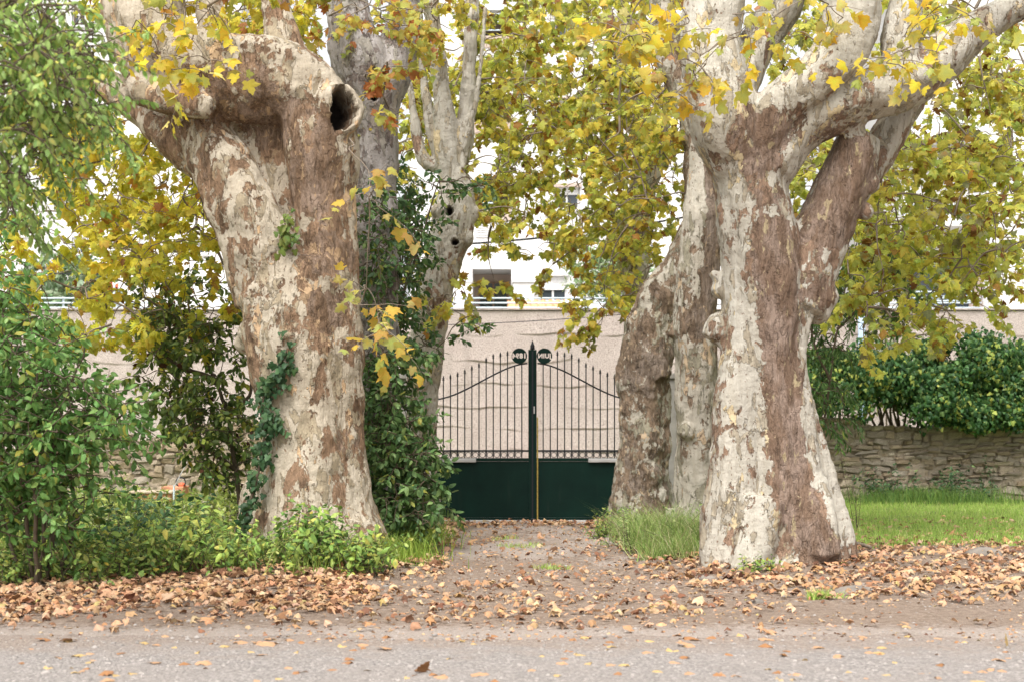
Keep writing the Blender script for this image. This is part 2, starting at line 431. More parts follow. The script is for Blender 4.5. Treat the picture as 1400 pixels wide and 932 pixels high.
# road: one gravel sheet with a ragged far edge
rx = np.concatenate([[-60, -30, -18], np.arange(-12, 12.01, .06), [18, 30, 60]])
edge = 9.95 + .22 * vnoise(rx * 1.1, rx * 0, 2) + .06 * vnoise(rx * 6, rx * 0, 4)
ty = np.concatenate([np.array([-14, -6, 0, 4.0]), np.arange(6, 9.5, .25)])
Vr = []
for i, t_ in enumerate(ty): Vr.append(np.stack([rx, rx * 0 + t_, rx * 0 + .006], 1))
for k in (.5, 1): Vr.append(np.stack([rx, 9.25 + (edge - 9.25) * k, rx * 0 + .006 - .004 * k], 1))
Vr = np.concatenate(Vr); n1 = len(rx); rows = len(ty) + 2
I = (np.arange(rows - 1)[:, None] * n1 + np.arange(n1 - 1)[None, :]).ravel()
tag(build('road', Vr, np.stack([I, I + 1, I + 1 + n1, I + n1], 1), M['road'], None, True), kind='structure')

# ------------------------------------------------------------------ leaf shapes
def make_leaf(shape, seed=0, curl=.15):
    r = np.random.default_rng(seed)
    if shape == 'plane':      # five pointed lobes, stalk end at origin, tip along +y
        out = [(0, 0), (.22, -.07), (.48, -.04), (.42, .13), (.52, .24), (.68, .44), (.46, .46), (.31, .50), (.31, .72), (.17, .78), (.0, 1.02),
               (-.17, .78), (-.31, .72), (-.31, .50), (-.46, .46), (-.68, .44), (-.52, .24), (-.42, .13), (-.48, -.04), (-.22, -.07)]
        out = np.array(out) + r.normal(0, .03, (20, 2)); cen = np.array([[0, .30]])
    elif shape == 'oval':
        out = np.array([(0, 0), (.20, .22), (.25, .5), (.15, .8), (0, 1), (-.15, .8), (-.25, .5), (-.20, .22)]); cen = np.array([[0, .5]])
    elif shape == 'lance':
        out = np.array([(0, 0), (.10, .3), (.09, .65), (0, 1), (-.09, .65), (-.10, .3)]); cen = np.array([[0, .5]])
    elif shape == 'ivy':
        out = np.array([(0, .05), (.3, -.08), (.5, .2), (.28, .42), (.30, .62), (0, 1), (-.30, .62), (-.28, .42), (-.5, .2), (-.3, -.08)]); cen = np.array([[0, .35]])
    P2 = np.vstack([out, cen]); z = -curl * (P2[:, 0] ** 2) * 2.2 - curl * .9 * (P2[:, 1]) ** 2 + r.normal(0, curl * .16, len(P2))
    z[-1] += curl * .25
    V = np.stack([P2[:, 0], P2[:, 1], z], 1); n = len(out)
    Fc = np.array([[n, i, (i + 1) % n] for i in range(n)])
    edge = np.ones(n + 1); edge[-1] = 0
    return V, Fc, edge

def pick(palette, n):
    cs = np.array([c[:3] for c in palette]); w = np.array([c[3] for c in palette], float); w /= w.sum()
    i = rng.choice(len(cs), n, p=w); c = cs[i] * rng.uniform(.78, 1.22, (n, 1)) * rng.uniform(.93, 1.07, (n, 3))
    return np.clip(c, .005, .95)

def leaf_rot(tip, nrm):
    tip = tip / (np.linalg.norm(tip, axis=1)[:, None] + 1e-9)
    nrm = nrm - tip * np.sum(tip * nrm, 1)[:, None]; nrm /= np.linalg.norm(nrm, axis=1)[:, None] + 1e-9
    x = np.cross(tip, nrm); return np.stack([x, tip, nrm], 2)   # columns

def leaves_mesh(tmpl, pos, R, size, c0, c1=None):
    V, Fc, edge = tmpl; n = len(pos); k = len(V)
    W_ = np.einsum('nij,kj->nki', R, V) * size[:, None, None] + pos[:, None, :]
    faces = (Fc[None] + (np.arange(n) * k)[:, None, None]).reshape(-1, 3)
    if c1 is None: c1 = c0 * .8
    cc = c0[:, None, :] * (1 - edge)[None, :, None] + c1[:, None, :] * edge[None, :, None]
    cc = np.concatenate([cc, np.ones((n, k, 1))], 2)
    return W_.reshape(-1, 3), faces, cc.reshape(-1, 4)

AUTUMN = [(.80, .73, .12, 5), (.86, .73, .14, 3), (.64, .68, .15, 5), (.55, .33, .07, 1.6), (.34, .16, .05, 1.0), (.50, .48, .22, 1.6), (.30, .34, .08, 2)]
YELLOW = [(.90, .76, .08, 5), (.80, .70, .10, 4), (.60, .62, .12, 4), (.66, .38, .08, 1.0), (.40, .18, .06, .6)]
OLIVE = [(.74, .72, .14, 5), (.84, .76, .14, 4), (.58, .66, .16, 4), (.50, .30, .07, 1), (.32, .15, .05, .8), (.46, .46, .24, 1.5)]
BRIGHT = [(.76, .64, .12, 4), (.68, .48, .14, 1.4), (.66, .34, .18, 1.0), (.72, .68, .24, 4), (.56, .60, .16, 3)]
GREEN = [(.12, .26, .06, 4), (.18, .35, .09, 4), (.30, .46, .13, 2), (.36, .40, .08, .5)]
DARK = [(.07, .14, .05, 4), (.11, .20, .06, 4), (.17, .27, .07, 2), (.24, .26, .05, .5)]
MIDGREEN = [(.10, .15, .035, 4), (.17, .22, .045, 4), (.28, .31, .05, 2), (.45, .40, .05, .7), (.30, .14, .04, .3)]
IVY = [(.03, .075, .03, 4), (.05, .11, .04, 4), (.09, .17, .05, 2), (.25, .32, .08, .7)]
FALLEN = [(.58, .35, .20, 5), (.52, .29, .15, 4), (.64, .43, .27, 4), (.30, .15, .085, 2.4), (.18, .09, .055, 1.6), (.58, .45, .18, .3)]

LEAFLIB = {}
def leaf_variants(key, shape, palette, mat, n=14, curl=.18):
    if key in LEAFLIB: return LEAFLIB[key]
    out = []
    for i in range(n):
        V, Fc, edge = make_leaf(shape, 100 + i, curl * random.uniform(.6, 1.6))
        c0 = pick(palette, 1)[0]; c1 = np.clip(c0 * np.array([1.05, .82, .8]), 0, 1) if i % 3 else pick(palette, 1)[0]
        cc = c0[None] * (1 - edge)[:, None] + c1[None] * edge[:, None]
        out.append(mesh_from('leaf', V, Fc, mat, False, np.concatenate([cc, np.ones((len(V), 1))], 1)))
    LEAFLIB[key] = out; return out

def in_view(p):
    px = 700 + p[:, 0] / p[:, 1] * F; py = 577 - (p[:, 2] - CAMZ) / p[:, 1] * F
    return (px > 0) & (px < 1400) & (py > 0) & (py < 932)

def hang_leaves(parent, key, shape, palette, mat, pos, tip, nrm, size, single=300, curl=.18, name='foliage'):
    """leaves of one plant: the nearest ones in view are parts of their own, the rest one part"""
    R = leaf_rot(tip, nrm); n = len(pos)
    vis = np.where(in_view(pos))[0]
    score = size[vis] / pos[vis, 1]
    sel = vis[np.argsort(-score)[:single]] if single else np.array([], int)
    base = wloc(parent)
    if len(sel):
        lib = leaf_variants(key, shape, palette, mat, curl=curl)
        for i in sel:
            o = link('leaf', lib[int(rng.integers(len(lib)))], parent)
            m = Matrix([[*(R[i][r] * size[i]), pos[i][r] - base[r]] for r in range(3)] + [[0, 0, 0, 1]])
            o.matrix_local = m
    rest = np.setdiff1d(np.arange(n), sel)
    if len(rest) == 0: return
    Vs, Fs, Cs, off = [], [], [], 0
    for g in range(9):
        q = rest[g::9]
        if len(q) == 0: continue
        c0 = pick(palette, len(q)); c1 = np.where(rng.random((len(q), 1)) < .25, pick(palette, len(q)), c0 * .82)
        v, f, c = leaves_mesh(make_leaf(shape, g, curl * (.3 + .38 * g)), pos[q], R[q], size[q], c0, c1)
        Vs.append(v); Fs.append(f + off); Cs.append(c); off += len(v)
    o = build(name, np.concatenate(Vs), np.concatenate(Fs), mat, parent, False, np.concatenate(Cs))
    o['kind'] = 'stuff'

def twig_leaves(start, direction, length, nl, droop=.5, petiole=.05, spread=1.0):
    """one twig as a polyline with nl leaves along it"""
    d = np.array(direction, float); d /= np.linalg.norm(d) + 1e-9
    pts = [np.array(start, float)]; k = 5
    for i in range(k):
        d = d + np.array([0, 0, -droop * .22]) + rng.normal(0, .14, 3); d /= np.linalg.norm(d)
        pts.append(pts[-1] + d * length / k)
    pts = np.array(pts); u = np.linspace(.12, 1, nl) * k; i0 = np.clip(u.astype(int), 0, k - 1); fr = (u - i0)[:, None]
    base = pts[i0] * (1 - fr) + pts[i0 + 1] * fr
    T = pts[np.clip(i0 + 1, 0, k)] - pts[i0]; T /= np.linalg.norm(T, axis=1)[:, None] + 1e-9
    side = rng.normal(0, 1, (nl, 3)); side -= T * np.sum(side * T, 1)[:, None]; side /= np.linalg.norm(side, axis=1)[:, None] + 1e-9
    tip = T * .5 + side * spread + np.array([0, 0, -droop])
    tip /= np.linalg.norm(tip, axis=1)[:, None]
    pos = base + tip * petiole
    nrm = rng.normal(0, 1, (nl, 3)) * .75 + np.array([0, -.35, .75])
    return pts, pos, tip, nrm

def grow_branches(skel, targets, r0, rmin=.004, sag=.12, minseg=.0):
    """connect every target to the nearest existing wood; returns polylines and radii"""
    nodes = [np.array(p, float) for p in skel]; N = np.array(nodes); out = []
    T = np.array(targets, float)
    d = np.linalg.norm(T[:, None] - N[None], axis=2).min(1); order = np.argsort(d)
    for i in order:
        t = T[i]; dd = np.linalg.norm(N - t, axis=1); j = int(np.argmin(dd)); a = N[j]; L = dd[j]
        if L < .02: continue
        ks = max(3, int(L / .3)); u = np.linspace(0, 1, ks + 1)[:, None]
        line = a * (1 - u) + t * u; line[:, 2] += (np.sin(u[:, 0] * math.pi) * sag * L)
        line[1:-1] += rng.normal(0, .035 * L ** .7, (ks - 1, 3))
        line = catmull(line, 3)
        w = np.linspace(1, 0, len(line)); rr = rmin + (r0 * min(1, L / 2.0) ** .8) * w ** 1.2
        out.append((line, rr)); N = np.vstack([N, line[3::3]])
    return out

def wood_mesh(name, lines, mat, parent, n=5):
    Vs, Fs, off = [], [], 0
    for line, rr in lines:
        V, Fc = tube(line, rr, n, False); Vs.append(V); Fs.append(np.array(Fc) + off); off += len(V)
    o = build(name, np.concatenate(Vs), np.concatenate(Fs), mat, parent, True); o['kind'] = 'stuff'; return o

# ------------------------------------------------------------------ plane trees
def trunk_mesh(name, limbs, Y, mat, parent, voxel=.028, brown=(), strip=(), bias=.3, disp=.10, holes=(), smooth=6, jag=.02):
    """limbs: lists of (px, py, dY, radius in px) ; united, smoothed and knotted into one skin"""
    mb = MB(); skel = []
    for li, L in enumerate(limbs):
        pts = np.array([P(a, b, Y + c) for a, b, c, r in L]); rr = np.array([r * (Y + c) / F for a, b, c, r in L])
        if len(L) == 1:       # a burl
            u = np.linspace(0, math.pi, 9)[1:-1]
            pl = np.array([pts[0] + np.array([0, 0, -math.cos(q) * rr[0]]) for q in u]); mb.tube(pl, np.sin(u) * rr[0], 14); continue
        cp = catmull(np.column_stack([pts, rr]), 5); line = cp[:, :3]; rad = np.maximum(cp[:, 3], .012)
        V, Fc = tube(line, rad, 22); ph = rng.uniform(0, 6, 4); n = 22
        ang = np.tile(np.arange(n) * 2 * math.pi / n, len(line)); ii = np.repeat(np.arange(len(line)), n)
        lob = 1 + .055 * np.sin(3 * ang + ph[0] + ii * .09) + .04 * np.sin(5 * ang + ph[1] - ii * .07) + .03 * np.sin(2 * ang + ph[2] + ii * .16)
        V[:len(ang)] = line[ii] + (V[:len(ang)] - line[ii]) * lob[:, None]
        mb.add(V, Fc); skel += list(line[::2])
    o = mb.build(name, mat, None)
    m = o.modifiers.new('r', 'REMESH'); m.mode = 'VOXEL'; m.voxel_size = voxel
    m = o.modifiers.new('s', 'SMOOTH'); m.iterations = smooth; m.factor = .6
    for (ty, sz, st, dep) in (('CLOUDS', .75, disp, 2), ('CLOUDS', .22, disp * .38, 3), ('CLOUDS', .07, jag, 2)):
        tx = bpy.data.textures.new('knots', ty); tx.noise_scale = sz; tx.noise_depth = dep
        m = o.modifiers.new('d', 'DISPLACE'); m.texture = tx; m.strength = st; m.mid_level = .5; m.texture_coords = 'GLOBAL'
    dg = bpy.context.evaluated_depsgraph_get(); me = bpy.data.meshes.new_from_object(o.evaluated_get(dg), depsgraph=dg)
    bpy.data.objects.remove(o)
    n = len(me.vertices); co = np.empty(n * 3, np.float32); me.vertices.foreach_get('co', co); co = co.reshape(-1, 3).astype(float)
    hol = np.zeros(n)
    for (hx, hy, dy, ra, rb, depth, dirv, yaw) in holes:
        c = P(hx, hy, Y + dy); d = np.array(dirv, float); d /= np.linalg.norm(d)      # d points out of the hole
        side = np.cross(d, [0, 0, 1.0]); side /= np.linalg.norm(side); upv = np.cross(side, d)
        rel = co - c; u_ = rel @ side; v_ = rel @ upv; w_ = rel @ d
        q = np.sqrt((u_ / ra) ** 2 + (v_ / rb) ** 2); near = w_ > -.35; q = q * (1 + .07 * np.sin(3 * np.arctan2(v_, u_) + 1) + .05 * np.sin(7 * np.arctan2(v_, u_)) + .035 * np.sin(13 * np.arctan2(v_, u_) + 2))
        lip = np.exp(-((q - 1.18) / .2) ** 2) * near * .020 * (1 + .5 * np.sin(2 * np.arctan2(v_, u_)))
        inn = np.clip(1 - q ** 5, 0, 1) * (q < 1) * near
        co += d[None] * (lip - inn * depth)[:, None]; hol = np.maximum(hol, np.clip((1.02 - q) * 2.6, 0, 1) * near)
    b = np.full(n, bias, float)
    st = np.zeros(n)
    for (x0, y0, r0) in (catmull(np.array(strip, float), 6) if len(strip) else []):
        c = P(x0, y0, Y); st = np.maximum(st, np.exp(-((((co[:, 0] - c[0]) ** 2 + (co[:, 2] - c[2]) ** 2) ** .5) / (r0 * Y / F)) ** 4))
    b += 1.0 * st
    for (x0, y0, r0, wgt) in brown:
        c = P(x0, y0, Y); rw = r0 * Y / F
        d = np.sqrt((co[:, 0] - c[0]) ** 2 + ((co[:, 2] - c[2])) ** 2) / rw
        b += wgt * np.exp(-(d ** 4)) * (1 - .8 * st)
    co -= wloc(parent)
    me.vertices.foreach_set('co', co.astype(np.float32).ravel())
    for nm, val in (('brown', np.clip(b, -1, 1.6)), ('hollow', hol)):
        a = me.attributes.new(nm, 'FLOAT', 'POINT'); a.data.foreach_set('value', val.astype(np.float32))
    me.polygons.foreach_set('use_smooth', np.ones(len(me.polygons), bool)); me.update()
    me.materials.clear(); me.materials.append(mat); me.name = name
    link(name, me, parent)
    return skel

def region_points(regions):
    pts = []
    for (px, py, rx_, ry_, Y0, Y1, n) in regions:
        for _ in range(n):
            a = rng.uniform(0, 2 * math.pi); r = math.sqrt(rng.random()); 
            pts.append(P(px + math.cos(a) * r * rx_, py + math.sin(a) * r * ry_, rng.uniform(Y0, Y1)))
    return pts

def leafy(parent, skel, regions, key, shape, palette, mat, leafsize, per, tlen=.55, droop=.6, r0=.03, wood='twig', single=300, petiole=.05, curl=.18, woodname='branches', minY=None, spread=1.0):
    T = region_points(regions)
    lines = grow_branches(skel, T, r0)
    pos, tip, nrm = [], [], []
    for t in T:
        d = rng.normal(0, 1, 3) * np.array([1, .7, .5])
        pts, p, ti, nn = twig_leaves(t, d, tlen * rng.uniform(.7, 1.3), max(3, int(per * rng.uniform(.7, 1.3))), droop, petiole, spread)
        lines.append((pts, np.linspace(.006, .0018, len(pts)))); pos.append(p); tip.append(ti); nrm.append(nn)
    wood_mesh(woodname, lines, M[wood], parent, 4)
    pos = np.concatenate(pos); tip = np.concatenate(tip); nrm = np.concatenate(nrm)
    size = leafsize * rng.uniform(.6, 1.25, len(pos))
    hang_leaves(parent, key, shape, palette, mat, pos, tip, nrm, size, single, curl)

# --- near left tree
def plane_tree(label, Y, bx, limbs, mat, regions, palkey, palette, leafsize=.105, per=19, r0=.03, single=300, extra=None, **kw):
    b = P(bx, 577, Y); b[2] = float(gz(b[0], b[1]))
    t = empty('plane_tree', b, label, 'tree', 'old plane trees lining the drive')
    skel = trunk_mesh('trunk', limbs, Y, mat, t, **kw)
    hi = [p for p in skel if p[2] > 3.0] or skel
    leafy(t, hi, regions, palkey, 'plane', palette, M['leaf'], leafsize, per, r0=r0, single=single)
    return t, skel

limbsA = [
    [(424, 790, 0, 122), (424, 740, 0, 106), (422, 700, 0, 92), (426, 650, 0, 80), (427, 600, 0, 70), (424, 550, 0, 69), (416, 490, 0, 76), (410, 440, 0, 77), (408, 395, 0, 74), (408, 360, 0, 66)],
    [(376, 410, -.05, 54), (358, 340, -.1, 50), (334, 285, -.1, 47), (310, 235, -.02, 44), (286, 192, .1, 39), (262, 148, .2, 36), (245, 100, .25, 36)],
    [(440, 420, 0, 48), (445, 350, 0, 42), (442, 280, 0, 43), (438, 225, 0, 48), (432, 180, 0, 50), (425, 150, 0, 48)],
    [(392, 380, .2, 36), (384, 310, .28, 38), (374, 250, .34, 42), (362, 190, .36, 46), (350, 110, .3, 42)],
    [(335, 250, .15, 30), (318, 195, .28, 36), (296, 140, .28, 38), (282, 100, .2, 36)],
    [(452, 152, -.05, 36), (415, 125, 0, 50), (360, 112, 0, 58), (300, 104, -.06, 57), (248, 88, -.14, 54), (208, 62, -.16, 56), (196, 5, -.12, 56), (190, -80, 0, 50), (150, -220, 0, 38)],
    [(455, 155, -.1, 40), (476, 142, -.28, 30)],
    [(300, 250, .2, 22), (250, 200, .3, 27), (205, 160, .5, 25), (165, 128, .6, 22), (110, 90, .7, 18), (60, 40, .8, 14)],
    [(180, 118, -.3, 16), (215, 128, -.38, 20), (250, 138, -.40, 20), (290, 148, -.42, 16)],
    [(300, 70, .1, 24), (291, 20, .1, 19), (288, -40, .1, 17), (282, -140, .1, 14)],
    [(385, 80, .2, 18), (372, 30, .3, 14), (366, -30, .3, 12)],
    [(410, 85, .3, 18), (398, 40, .3, 13), (382, -20, .4, 11)],
    [(372, 670, -.1, 40), (352, 725, -.15, 32), (336, 790, -.2, 26)],
    [(480, 690, 0, 34), (506, 735, 0, 24), (520, 775, 0, 18)],
    [(430, 700, -.45, 36), (440, 750, -.6, 34), (440, 790, -.75, 26)],
    [(336, 470, 0, 17)], [(345, 455, -.1, 20)], [(395, 470, -.5, 10)],
]
brownA = [(420, 200, 65, .55), (350, 140, 60, .45), (430, 270, 42, .7), (455, 350, 34, .75), (455, 430, 34, .6), (372, 240, 30, -.7), (380, 300, 20, -.5), (400, 600, 40, -.1), (250, 170, 40, .25), (300, 230, 34, .35), (360, 420, 40, .25),
          (200, 40, 60, -.35), (290, 60, 50, -.3), (370, 640, 50, -.25), (400, 700, 60, -.15), (430, 620, 22, .3), (480, 600, 30, .35), (470, 120, 40, -.3)]
treeA, skA = plane_tree('massive plane tree left of the gate with an open knot hole at its elbow', 15.5, 424, limbsA, M['bark_warm'],
    [(70, 330, 130, 110, 16, 20, 56), (150, 240, 130, 90, 16, 20, 60), (260, 380, 80, 95, 16, 20, 38), (130, 430, 90, 50, 16, 20, 14), (240, 300, 90, 60, 16, 20, 26), (230, -40, 220, 60, 14, 18, 30), (340, 20, 70, 40, 18, 22, 30), (110, 190, 90, 60, 15, 19, 16)], 'yel', YELLOW, single=150,
    voxel=.026, brown=brownA, bias=.28, disp=.12,
    holes=[(474, 144, -.42, .15, .25, .5, (.38, -.92, .02), 0)])

limbsB = [
    [(1062, 800, 0, 112), (1060, 760, .05, 90), (1052, 715, .05, 76), (1046, 660, .05, 66), (1042, 600, .05, 58), (1042, 530, .05, 52), (1043, 460, .05, 53), (1044, 400, .03, 56), (1040, 340, 0, 54), (1028, 270, 0, 50), (1020, 215, 0, 52), (1015, 175, 0, 50)],
    [(1010, 790, -.25, 46), (1010, 740, -.22, 42), (1006, 670, -.2, 36), (1006, 590, -.17, 32), (1010, 510, -.14, 28), (1014, 430, -.1, 28), (1015, 350, -.08, 28), (1008, 280, -.05, 28)],
    [(1115, 790, -.2, 40), (1105, 730, -.2, 34), (1094, 650, -.15, 30), (1086, 570, -.12, 26), (1080, 490, -.1, 22), (1084, 420, 0, 26), (1094, 370, .1, 30)],
    [(1012, 225, 0, 46), (998, 180, -.12, 50), (984, 135, -.15, 46), (975, 85, -.1, 44), (972, 30, 0, 42), (985, -30, 0, 40), (990, -120, 0, 36), (1000, -220, 0, 28)],
    [(1000, 130, .1, 34), (1030, 70, .25, 30), (1062, 20, .3, 28), (1085, -40, .4, 25), (1110, -120, .4, 20)],
    [(1028, 195, -.1, 40), (1070, 140, -.2, 30), (1115, 108, -.25, 30), (1150, 72, -.2, 33), (1165, 30, -.15, 37), (1166, -20, -.1, 37), (1168, -120, 0, 32)],
    [(1050, 230, 0, 40), (1085, 180, 0, 36), (1135, 148, 0, 37), (1190, 130, 0, 36), (1240, 112, 0, 36), (1290, 75, .1, 31), (1345, 35, .2, 25), (1400, 0, .3, 21), (1470, -50, .4, 16)],
    [(1238, 120, -.1, 34), (1230, 70, -.1, 26), (1236, 20, -.05, 26), (1250, -40, 0, 22), (1262, -120, 0, 18)],
    [(1080, 420, .15, 48), (1105, 360, .2, 44), (1128, 310, .2, 38), (1148, 260, .2, 35), (1166, 215, .2, 33), (1178, 182, .2, 27)],
    [(1150, 290, .55, 18), (1190, 225, .6, 24), (1220, 175, .6, 22), (1250, 130, .6, 18)],
    [(1072, 480, .1, 18), (1090, 550, .05, 20), (1110, 615, 0, 20), (1130, 675, -.02, 20), (1146, 725, -.05, 20), (1160, 775, -.1, 18)],
    [(1010, 640, -.1, 40), (990, 710, -.2, 32), (978, 775, -.3, 22), (975, 800, -.3, 18)],
    [(1040, 690, -.35, 34), (1030, 740, -.5, 30), (1020, 785, -.6, 26)],
    [(1100, 660, -.2, 28), (1110, 710, -.35, 30), (1125, 765, -.5, 26)],
    [(985, 440, 0, 16), (974, 452, -.08, 14), (966, 462, -.1, 12)], [(985, 460, 0, 18)], [(976, 376, 0, 9)], [(984, 395, 0, 14)], [(1122, 405, .1, 24)], [(1118, 425, .1, 18)], [(1188, 250, .2, 13)], [(1182, 290, .2, 11)],
]
stripB = [(1048, 330, 24), (1050, 350, 32), (1056, 400, 30), (1058, 460, 30), (1062, 520, 29), (1064, 580, 27), (1070, 640, 27), (1084, 700, 29), (1104, 745, 30), (1112, 790, 30)]
brownB = [(1020, 200, 44, .45), (1050, 190, 30, .6), (1040, 250, 36, .38), (1046, 300, 34, .50), (1110, 180, 36, .35), (1170, 150, 26, .3), (1140, 300, 50, .8), (1165, 230, 50, 1.0), (1120, 400, 30, .7), (1100, 345, 30, .3), (975, 60, 60, -.4), (1160, 40, 55, -.5), (1235, 100, 45, -.3), (1000, 420, 30, -.2), (1005, 520, 30, -.3), (1005, 650, 34, -.15), (1000, 730, 36, -.1), (1092, 470, 15, -.3), (1140, 700, 26, -1.2), (1120, 640, 20, -.8)]
treeB, skB = plane_tree('largest plane tree right of the gate with a brown bark strip down a pale trunk', 14.7, 1055, limbsB, M['bark_pale'],
    [(1300, 250, 130, 110, 16, 21, 90), (1270, 370, 110, 65, 16, 21, 46), (1350, 130, 80, 90, 16.5, 21, 56), (1180, 330, 60, 60, 16.5, 20, 26), (1115, 240, 40, 60, 17, 20, 20), (1370, 330, 60, 60, 16, 20, 18), (1370, 220, 50, 60, 16, 20, 18), (1085, 30, 60, 70, 18, 22, 44), (1190, 230, 30, 40, 17, 20, 10), (1250, 440, 80, 30, 16, 19, 9), (1330, 30, 100, 60, 16.5, 21, 34), (1150, -60, 280, 60, 14, 18, 30)], 'oli', OLIVE, single=130,
    voxel=.023, brown=brownB, strip=stripB, bias=.22, disp=.10)

# big bright sprays close in front of the two near trees
def spray(tree, skel, regions, palette, key, per=9, size=.12, tlen=.5, single=85):
    leafy(tree, skel, regions, key, 'plane', palette, M['leaf'], size, per, tlen=tlen, r0=.008, single=single, woodname='twigs')
spray(treeA, [P(205, 30, 15.0), P(300, 40, 14.9)], [(235, 12, 70, 22, 13.2, 14.6, 9), (255, 95, 55, 18, 13.4, 14.4, 6)], BRIGHT[:1] + BRIGHT[3:] + YELLOW[:2], 'bri')
spray(treeA, [P(478, 190, 15.0), P(470, 10, 15.3)], [(500, 300, 26, 40, 13.8, 14.6, 3), (500, 420, 34, 40, 13.6, 14.6, 6), (530, 460, 20, 18, 13.6, 14.4, 3)], BRIGHT, 'bri2', 6)
spray(treeB, [P(965, 60, 14.2), P(940, -20, 14.2)], [(890, 30, 60, 30, 12.8, 14, 8), (945, 105, 42, 34, 12.8, 14, 9), (1000, 30, 40, 30, 13, 14, 4), (850, 50, 40, 14, 12.6, 13.6, 4)], BRIGHT, 'bri', 9)
spray(treeB, [P(1240, 40, 14.2), P(1160, -10, 14.2)], [(1250, 60, 50, 28, 12.8, 13.9, 6), (1220, 85, 30, 14, 12.8, 13.6, 3), (1110, 15, 60, 18, 13, 14, 5), (1290, 25, 50, 24, 13, 14, 5)], BRIGHT[:1] + BRIGHT[3:], 'bri', 8)

# --- the slimmer trees further in
limbsC = [[(953, 760, 0, 34), (952, 700, 0, 30), (950, 630, 0, 27), (952, 560, 0, 27), (952, 500, 0, 28), (948, 450, 0, 31), (950, 400, 0, 30), (958, 340, 0, 30), (964, 285, 0, 28), (962, 230, 0, 21), (956, 180, 0, 16), (940, 140, 0, 17), (924, 100, 0, 21), (914, 55, 0, 20), (905, 0, 0, 18), (898, -90, 0, 15)],
          [(958, 220, .1, 18), (975, 150, .3, 15), (1000, 60, .6, 13), (1010, -60, .8, 11)], [(940, 582, -.20, 11), (936, 596, -.22, 12)], [(930, 440, 0, 13), (925, 462, -.02, 14)], [(930, 700, -.1, 20), (920, 750, -.3, 14)]]
treeC, _ = plane_tree('slim curved plane tree between the biggest right trunk and the burled trunk', 18.0, 953, limbsC, M['bark_grey'],
    [(900, 90, 90, 90, 18, 22, 46), (885, 220, 50, 90, 21, 24, 26), (860, 370, 50, 50, 21, 23, 16), (905, -40, 100, 50, 18, 21, 12)], 'aut', AUTUMN, voxel=.024, strip=[(970, 225, 12), (976, 270, 17), (977, 320, 18), (972, 370, 17), (966, 415, 16), (952, 445, 20)], brown=[(925, 90, 30, .5), (950, 480, 30, .2), (940, 300, 16, -.5), (935, 360, 14, -.5), (940, 660, 40, -.1)], bias=.22, disp=.10, single=260)
limbsD = [[(878, 760, 0, 56), (880, 710, 0, 46), (882, 650, 0, 39), (882, 590, 0, 37), (880, 530, 0, 38), (884, 475, 0, 34), (894, 435, 0, 30), (908, 400, 0, 26), (928, 360, .1, 22), (945, 310, .2, 17), (948, 240, .3, 14), (940, 150, .4, 12), (945, 30, .5, 10)],
          [(874, 425, 0, 11), (868, 445, 0, 15), (872, 462, 0, 12)], [(858, 495, -.05, 16), (860, 530, -.08, 20), (866, 560, -.05, 16)], [(880, 480, -.16, 22), (892, 520, -.16, 24)], [(870, 700, -.1, 26), (850, 745, -.2, 18)], [(905, 700, -.1, 26), (918, 745, -.2, 18)]]
treeD, _ = plane_tree('burled knobbly plane tree directly right of the gate leaning behind the slim one', 19.6, 886, limbsD, M['bark_grey'],
    [(870, 160, 90, 90, 20, 24, 46), (830, 270, 70, 60, 20, 24, 34), (850, 340, 60, 50, 21, 23, 14), (820, 420, 34, 34, 20.6, 22, 9)], 'aut', AUTUMN, voxel=.024, brown=[(880, 505, 40, .35), (880, 640, 60, .1), (920, 380, 20, -.2)], bias=.52, disp=.20, jag=.035, single=260)
limbsE = [[(880, 700, 0, 24), (876, 560, 0, 20), (872, 420, 0, 18), (866, 345, 0, 20), (864, 310, 0, 23), (872, 265, 0, 15), (878, 230, .1, 11), (868, 180, .1, 8), (855, 120, .2, 8), (842, 60, .2, 7), (828, 0, .3, 7), (815, -80, .3, 6)],
          [(870, 280, 0, 12), (880, 190, -.2, 9), (874, 130, -.2, 9), (862, 70, -.2, 8), (850, 10, -.2, 8), (845, -80, 0, 7)], [(864, 320, -.2, 16)], [(875, 300, 0, 12), (905, 200, .1, 8), (915, 120, .1, 7)]]
treeE, _ = plane_tree('thin-stemmed plane tree rising behind the burled trunk above the gate', 24.0, 880, limbsE, M['bark_grey'],
    [(790, 60, 110, 90, 22, 27, 84), (770, 180, 80, 80, 22, 27, 62), (800, 330, 60, 50, 22, 26, 16), (740, 330, 40, 50, 22, 25, 4), (840, 300, 40, 60, 23, 26, 14), (720, 40, 60, 60, 22, 26, 20), (800, -50, 140, 40, 22, 26, 16)], 'oli', OLIVE, voxel=.03, brown=[(864, 320, 30, .5)], bias=.3, disp=.10, leafsize=.125, single=260)
